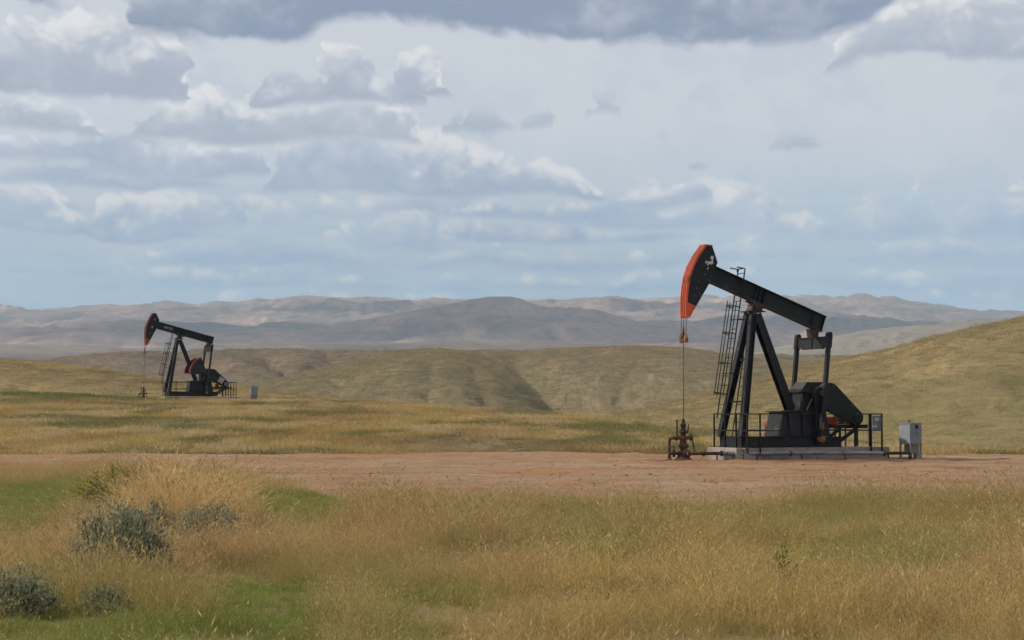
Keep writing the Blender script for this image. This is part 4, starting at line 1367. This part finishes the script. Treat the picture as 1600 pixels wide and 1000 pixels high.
def field_grass():
    r = np.random.default_rng(5)
    n = 80000
    D = np.sqrt(r.uniform(56 ** 2, 142 ** 2, n))
    u = r.uniform(-0.42, 0.42, n)
    x = u * D
    Dc = np.interp(u, CREST_PX, CREST_D)
    far_bare = np.hypot((x - P2C.x - 3) / 11.5, (D - P2C.y - 0.6) / 3.4)
    front = (x < P2.x + 2.0)
    keep = (pad_dist(x, D) < -0.15) & (D > 55) & (D < Dc + 8) & ((far_bare > 1.0) | (front & (D < P2.y + 1)))
    x, D = x[keep], D[keep]
    m = len(x)
    z = ground_z(x, D)
    a = fbm(x / 9, D / 12, 4)
    b_ = fbm(x / 2.6 + 40, D / 5, 4)
    tint = np.repeat((OLIVE_ * 1.15)[None], m, 0)
    tint = blend(tint, STRAW, smooth((a + b_ * 0.8 + 0.22) / 0.34) * 0.9)
    tint = blend(tint, np.array((0.50, 0.38, 0.21)), smooth((b_ - 0.02) / 0.22) * 0.75)
    tint = blend(tint, np.array((0.12, 0.135, 0.048)), smooth((-a - b_ * 0.5 - 0.02) / 0.2) * 0.55)
    tint = blend(tint, RUSSET, smooth((fbm(x / 6 + 9, D / 7, 3) - 0.08) / 0.25) * 0.55)
    Xp = 800 + x / D * F_PX
    gs = smooth((330 - Xp) / 130) * smooth((D - 101) / 6)
    tint = blend(tint, np.array((0.105, 0.135, 0.026)), gs * 0.9)
    # bare reddish bank behind the pad
    bank = np.exp(-((Xp - 740) / 130) ** 2) * smooth((74 - D) / 7)
    tint = blend(tint, np.array((0.27, 0.16, 0.10)), bank * 0.7)
    tint *= r.uniform(0.8, 1.22, m)[:, None] * (1 + r.normal(0, 0.05, (m, 3)))
    idx = r.integers(7, 10, m)
    dn = np.maximum(smooth((11.0 - np.hypot(x - P2C.x, D - P2C.y)) / 3), 0)
    s = r.uniform(0.6, 1.4, m) * (1 + 0.6 * b_) * (1 - 0.45 * bank) * (1 - 0.35 * dn)
    keep2 = r.uniform(size=m) > bank * 0.6
    scl = np.stack([s * 1.15, s * 1.15, s], 1)
    rot = np.stack([r.normal(0, 0.1, m), r.normal(0.05, 0.1, m), r.uniform(0, 6.28, m)], 1)
    k = keep2
    scatter('field_grass', np.stack([x, D, z], 1)[k], idx[k], rot[k], scl[k], tint[k], 'pale tan and olive grass on the rise behind the dirt pad', 'grass')


field_grass()


def hill_grass(key, n, cols, s0, label, seed, px_lim):
    """coarse tufts over the near hillsides, taken from the hill's own surface"""
    r = np.random.default_rng(seed)
    Xg, Dg, Zg, T = HILLS[key]
    nu, nd = Xg.shape
    i = r.uniform(0, nu - 1.001, n)
    lim = np.searchsorted(T[0], 1.04)
    j = np.sqrt(r.uniform(0.0, 1.0, n)) * (lim - 1.001)
    i0, j0 = i.astype(int), j.astype(int)
    fi, fj = i - i0, j - j0
    P = []
    for G in (Xg, Dg, Zg):
        P.append((G[i0, j0] * (1 - fi) + G[i0 + 1, j0] * fi) * (1 - fj) + (G[i0, j0 + 1] * (1 - fi) + G[i0 + 1, j0 + 1] * fi) * fj)
    x, y, z = P
    X = 800 + x / y * F_PX
    k = (X > px_lim[0]) & (X < px_lim[1])
    x, y, z = x[k], y[k], z[k]
    m = len(x)
    a = fbm(x / 7, y / 26, 4)
    b_ = fbm(x / 2.2, y / 9, 4)
    tint = np.repeat(np.array(cols[0])[None], m, 0)
    tint = blend(tint, np.array(cols[1]), smooth((a + b_ * 0.5 + 0.1) / 0.3))
    tint = blend(tint, np.array(cols[2]), smooth((b_ - 0.06) / 0.2) * 0.8)
    tint *= r.uniform(0.75, 1.25, m)[:, None]
    s = s0 * r.uniform(0.6, 1.4, m) * (0.5 + y / 250)
    rot = np.stack([r.normal(0, 0.1, m), r.normal(0, 0.1, m), r.uniform(0, 6.28, m)], 1)
    scatter('hillside_grass', np.stack([x, y, z - 0.03], 1), r.integers(7, 10, m), rot, np.stack([s * 1.5, s * 1.5, s * 0.42], 1), tint, label, 'grass')


hill_grass('left', 16000, [(0.24, 0.185, 0.085), (0.37, 0.265, 0.115), (0.48, 0.36, 0.18)], 1.3, 'brown tufted grass on the hillside behind the distant pump jack', 61, (-120, 640))
hill_grass('right', 24000, [(0.25, 0.20, 0.09), (0.31, 0.235, 0.112), (0.40, 0.295, 0.155)], 1.5, 'olive tufted grass on the big hillside at right', 62, (900, 1750))
hill_grass('lobe', 9000, [(0.255, 0.212, 0.092), (0.34, 0.26, 0.12), (0.46, 0.34, 0.18)], 1.3, 'olive tufted grass on the low shoulder of the hill at right edge', 63, (1180, 1750))

hill_grass('mid', 13000, [(0.23, 0.205, 0.10), (0.30, 0.24, 0.125), (0.40, 0.30, 0.165)], 1.5, 'dry tufted grass and low brush on the hill with the gully', 64, (280, 900))
hill_grass('mid_right', 14000, [(0.23, 0.19, 0.098), (0.31, 0.235, 0.125), (0.44, 0.315, 0.18)], 1.5, 'dry tufted grass on the folded slope right of the gully', 66, (680, 1350))
hill_grass('back', 12000, [(0.19, 0.145, 0.08), (0.27, 0.19, 0.105), (0.40, 0.275, 0.17)], 1.5, 'dry brush on the brown hills far behind the distant pump jack', 65, (-120, 760))


def pad_weeds():
    """sparse stunted tufts creeping over the bare dirt"""
    r = np.random.default_rng(11)
    n = 26000
    D = np.sqrt(r.uniform(29 ** 2, 60 ** 2, n))
    u = r.uniform(-0.38, 0.38, n)
    x = u * D
    d = pad_dist(x, D)
    Xp = 800 + x / D * F_PX
    Yp = 648 + EYE / D * F_PX
    w = 0.95 * np.exp(-np.maximum(d, 0) / 0.9) * smooth((fbm(x / 1.7, D / 1.7, 3) + 0.3) / 0.4)
    for px, py, rx, ry, k in ((630, 747, 70, 5, 0.95), (585, 737, 30, 3, 0.8), (200, 722, 200, 3, 0.95), (330, 724, 90, 2.5, 0.8), (790, 709, 30, 2, 0.8), (1010, 748, 70, 4, 0.35), (870, 752, 60, 5, 0.25)):
        w = np.maximum(w, k * blob(x, D, px, py, rx, ry))
    w = np.maximum(w, 0.02 * smooth((fbm(x / 2, D / 2, 3) - 0.1) / 0.2))
    clear = np.hypot((x - P1.x - 3.8) / 6, (D - P1.y - 1.2) / 4) > 1
    keep = (d > 0) & (r.uniform(size=n) < w) & clear
    x, D, d = x[keep], D[keep], d[keep]
    m = len(x)
    z = ground_z(x, D) + 0.02
    tint = np.repeat((OLIVE_ * 0.9)[None], m, 0)
    tint = blend(tint, GREEN, smooth((fbm(x / 1.5, D / 1.5, 3) + 0.2) / 0.3) * 0.6)
    tint = blend(tint, STRAW, (r.uniform(size=m) < 0.35) * 0.7)
    idx = r.integers(0, 4, m)
    s = r.uniform(0.3, 0.7, m)
    scl = np.stack([s, s, s * 0.8], 1)
    rot = np.stack([r.normal(0, 0.1, m), r.normal(0, 0.1, m), r.uniform(0, 6.28, m)], 1)
    scatter('low_weeds', np.stack([x, D, z], 1), idx, rot, scl, tint, 'short sparse green weeds creeping over the dirt pad', 'weeds')


pad_weeds()


def clods():
    """loose stones and clods of the dirt pad, one object"""
    r = np.random.default_rng(21)
    n = 5200
    D = np.sqrt(r.uniform(29.5 ** 2, 58 ** 2, n))
    u = r.uniform(-0.36, 0.36, n)
    x = u * D
    ok = (pad_dist(x, D) > 0.1)
    x, D = x[ok], D[ok]
    z = ground_z(x, D) + 0.04
    V, Fc = [], []
    base = np.array([(1, 0, 0), (-1, 0, 0), (0, 1, 0), (0, -1, 0), (0, 0, 1), (0, 0, -1)], float)
    T = [(0, 2, 4), (2, 1, 4), (1, 3, 4), (3, 0, 4), (2, 0, 5), (1, 2, 5), (3, 1, 5), (0, 3, 5)]
    for k in range(len(x)):
        s = 0.010 + 0.03 * r.uniform() ** 5
        q = base * r.uniform(0.6, 1.3, (6, 3)) * s * np.array([1.3, 1.3, 0.8])
        i = len(V)
        V += [tuple(p) for p in q + np.array([x[k], D[k], z[k] + s * 0.2])]
        Fc += [tuple(i + j for j in t_) for t_ in T]
    me = bpy.data.meshes.new('gravel')
    me.from_pydata(V, [], Fc)
    me.materials.append(M['dirt'])
    set_tags(link_mesh('gravel', me), 'loose stones and clods scattered on the dirt pad', 'gravel', kind='stuff')


clods()


# ------------------------------------------------------------------ shrubs
def leaf_mat(name, a, b2):
    m, N, b, out = new_mat(name)
    geo = N.new('ShaderNodeNewGeometry')
    n = N.noise(geo.outputs['Position'], 3.5, 3.0, 0.5)
    rnd = geo.outputs['Random Per Island']
    c = N.mix(N.ramp(N.math('MULTIPLY_ADD', rnd, 0.6, N.math('MULTIPLY', n, 0.5)), 0.25, 0.85), a, b2)
    N.l.new(c, b.inputs['Base Color'])
    b.inputs['Roughness'].default_value = 0.75
    b.inputs['Specular IOR Level'].default_value = 0.25
    tr = N.new('ShaderNodeBsdfTranslucent')
    N.l.new(c, tr.inputs[0])
    mx = N.new('ShaderNodeMixShader')
    mx.inputs[0].default_value = 0.3
    N.l.new(b.outputs[0], mx.inputs[1])
    N.l.new(tr.outputs[0], mx.inputs[2])
    N.l.new(mx.outputs[0], out.inputs[0])
    return m


M['sage'] = leaf_mat('sagebrush_leaf', (0.125, 0.135, 0.080), (0.30, 0.31, 0.20))
M['weed_leaf'] = leaf_mat('weed_leaf', (0.085, 0.115, 0.022), (0.20, 0.21, 0.035))
M['yellow_flower'] = leaf_mat('yellow_flower', (0.42, 0.28, 0.02), (0.55, 0.40, 0.04))
M['twig'] = paint('twig_bark', (0.085, 0.065, 0.048), (0.13, 0.10, 0.08), 0.9, 0.55, 12.0)


def shrub(name, label, category, px, py, wpx, hpx, n_stems, n_leaves, leaf, mat, seed, group=None, flowers=0, squash=0.8):
    """px,py: where its foot stands; wpx,hpx: how large it shows; built at its real size there"""
    r = np.random.default_rng(seed)
    g = ground_point(px, py)
    g.z = float(ground_z(g.x, g.y))
    s = g.y / F_PX
    Rx, Hh = wpx * s / 2, hpx * s
    Ry = Rx * squash
    t = thing(name, label, category, g, 0, group)
    st = MB()
    V, Fc = [], []
    FV, FF = [], []
    tips = []
    for k in range(n_stems):
        a = r.uniform(0, 2 * np.pi)
        q = np.sqrt(r.uniform(0.0, 1.0))
        top = np.array([np.cos(a) * q * Rx * 0.95, np.sin(a) * q * Ry * 0.95, Hh * np.sqrt(max(0.05, 1 - 0.85 * q * q)) * r.uniform(0.5, 1.15)])
        b0 = np.array([np.cos(a) * q * Rx * 0.25, np.sin(a) * q * Ry * 0.25, -0.03])
        mid = b0 * 0.45 + top * 0.55 + np.array([np.cos(a) * Rx * 0.08, np.sin(a) * Ry * 0.08, 0])
        st.tube(b0, mid, 0.010, 0.007, n=5, cap=False)
        st.tube(mid, top, 0.007, 0.003, n=5, cap=False)
        tips.append((b0, mid, top))
    for k in range(n_leaves):
        b0, mid, top = tips[r.integers(n_stems)]
        f = r.uniform(0.15, 1.05) ** 0.7
        p = mid + (top - mid) * (f * 2 - 1) if f > 0.5 else b0 + (mid - b0) * f * 2
        p = p + r.normal(0, 0.035 + 0.02 * Rx, 3) * np.array([1, 1, 0.7])
        if p[2] < 0.01:
            p[2] = r.uniform(0.01, 0.08)
        d = r.normal(0, 0.6, 3) + np.array([0, 0, 0.9])
        d /= np.linalg.norm(d)
        w = np.cross(d, r.normal(0, 1, 3))
        w /= np.linalg.norm(w)
        L = leaf * r.uniform(0.6, 1.4)
        i = len(V)
        V += [tuple(p), tuple(p + d * L * 0.5 + w * L * 0.16), tuple(p + d * L), tuple(p + d * L * 0.5 - w * L * 0.16)]
        Fc.append((i, i + 1, i + 2, i + 3))
    st.build('stems', M['twig'], t, recalc=False)
    me = bpy.data.meshes.new('foliage')
    me.from_pydata(V, [], Fc)
    me.materials.append(mat)
    link_mesh('foliage', me, t)
    if flowers:
        for k in range(flowers):
            p = tips[r.integers(n_stems)][2] + r.normal(0, 0.03, 3)
            for q in range(3):
                d = r.normal(0, 1, 3)
                d /= np.linalg.norm(d)
                w = np.cross(d, r.normal(0, 1, 3))
                w /= np.linalg.norm(w)
                i = len(FV)
                FV += [tuple(p + d * 0.022), tuple(p + w * 0.022), tuple(p - d * 0.022), tuple(p - w * 0.022)]
                FF.append((i, i + 1, i + 2, i + 3))
        me = bpy.data.meshes.new('flowers')
        me.from_pydata(FV, [], FF)
        me.materials.append(M['yellow_flower'])
        link_mesh('flowers', me, t)
    return t


GS = 'sagebrush in the foreground grass'
shrub('sagebrush', 'largest grey-green sagebrush, dark mound at left in the foreground grass', 'sagebrush', 190, 908, 172, 112, 90, 17000, 0.034, M['sage'], 1, GS)
shrub('sagebrush', 'low grey sagebrush just above the largest one, below the golden grass', 'sagebrush', 238, 846, 112, 60, 50, 8000, 0.036, M['sage'], 2, GS)
shrub('sagebrush', 'wide low sagebrush at the right foot of the golden grass', 'sagebrush', 330, 850, 132, 60, 54, 8000, 0.036, M['sage'], 3, GS)
shrub('sagebrush', 'pale sagebrush cut by the left edge of the picture, lower corner', 'sagebrush', 10, 972, 180, 78, 60, 8000, 0.03, M['sage'], 4, GS)
shrub('sagebrush', 'small sagebrush near the bottom left, between two larger bushes', 'sagebrush', 172, 966, 90, 42, 28, 2200, 0.03, M['sage'], 5, GS)
shrub('sagebrush', 'thin sagebrush sprigs right of the largest bush', 'sagebrush', 312, 888, 80, 44, 22, 1700, 0.034, M['sage'], 6, GS)
shrub('flowering_weed', 'bright yellow-green flowering weed behind the golden grass', 'weed', 192, 790, 140, 60, 80, 8000, 0.04, M['weed_leaf'], 7, None, 260)
shrub('leafy_weed', 'lone dark green leafy weed standing in the grass at right', 'weed', 1220, 905, 18, 52, 8, 300, 0.04, M['weed_leaf'], 8)


# ------------------------------------------------------------------ haze
def haze():
    m = bpy.data.materials.new('haze')
    m.use_nodes = True
    m.node_tree.nodes.clear()
    N = NT(m.node_tree)
    out = N.new('ShaderNodeOutputMaterial')
    v = N.new('ShaderNodeVolumePrincipled')
    v.inputs['Color'].default_value = (0.60, 0.80, 1.0, 1)
    v.inputs['Density'].default_value = 9.8e-5
    v.inputs['Anisotropy'].default_value = 0.0
    N.l.new(v.outputs[0], out.inputs['Volume'])
    o = MB().box((0, 5600, 290), (13000, 12000, 640)).build('haze', m)
    set_tags(o, kind='stuff')


haze()


# ------------------------------------------------------------------ clouds over the far range, above the frame; their shade falls on the slopes
def overhead_clouds():
    m = bpy.data.materials.new('cloud_vapour')
    m.use_nodes = True
    m.node_tree.nodes.clear()
    N = NT(m.node_tree)
    out = N.new('ShaderNodeOutputMaterial')
    v = N.new('ShaderNodeVolumePrincipled')
    v.inputs['Color'].default_value = (0.97, 0.97, 0.98, 1)
    v.inputs['Density'].default_value = 0.012
    N.l.new(v.outputs[0], out.inputs['Volume'])
    r = np.random.default_rng(4)
    h = 2300.0
    off = sun_dir * (h / sun_dir.z)
    for k, (tx, ty, rx, ry, rz) in enumerate(((-800, 4300, 700, 480, 190), (110, 4450, 560, 760, 210), (-1650, 4500, 330, 220, 150), (1080, 4450, 430, 260, 150), (-450, 6000, 300, 190, 150), (800, 6100, 260, 150, 150))):
        c = Vector((tx, ty, 260)) + off
        n_, m_ = 40, 20
        P, Fc = [], []
        for j in range(m_ + 1):
            th = math.pi * j / m_
            for i in range(n_):
                ph = 2 * math.pi * i / n_
                d = (math.sin(th) * math.cos(ph), math.sin(th) * math.sin(ph), math.cos(th))
                b_ = 1 + 0.9 * float(fbm(np.array(d[0] * 1.7 + k * 5), np.array(d[1] * 1.7 + d[2]), 3))
                zz = d[2] * rz * b_
                if zz < 0:
                    zz *= 0.35
                P.append(c + Vector((d[0] * rx * b_, d[1] * ry * b_, zz)))
        for j in range(m_):
            for i in range(n_):
                Fc.append((j * n_ + i, (j + 1) * n_ + i, (j + 1) * n_ + (i + 1) % n_, j * n_ + (i + 1) % n_))
        o = MB().add(P, Fc, True).build('cloud', m)
        set_tags(o, kind='structure')


overhead_clouds()
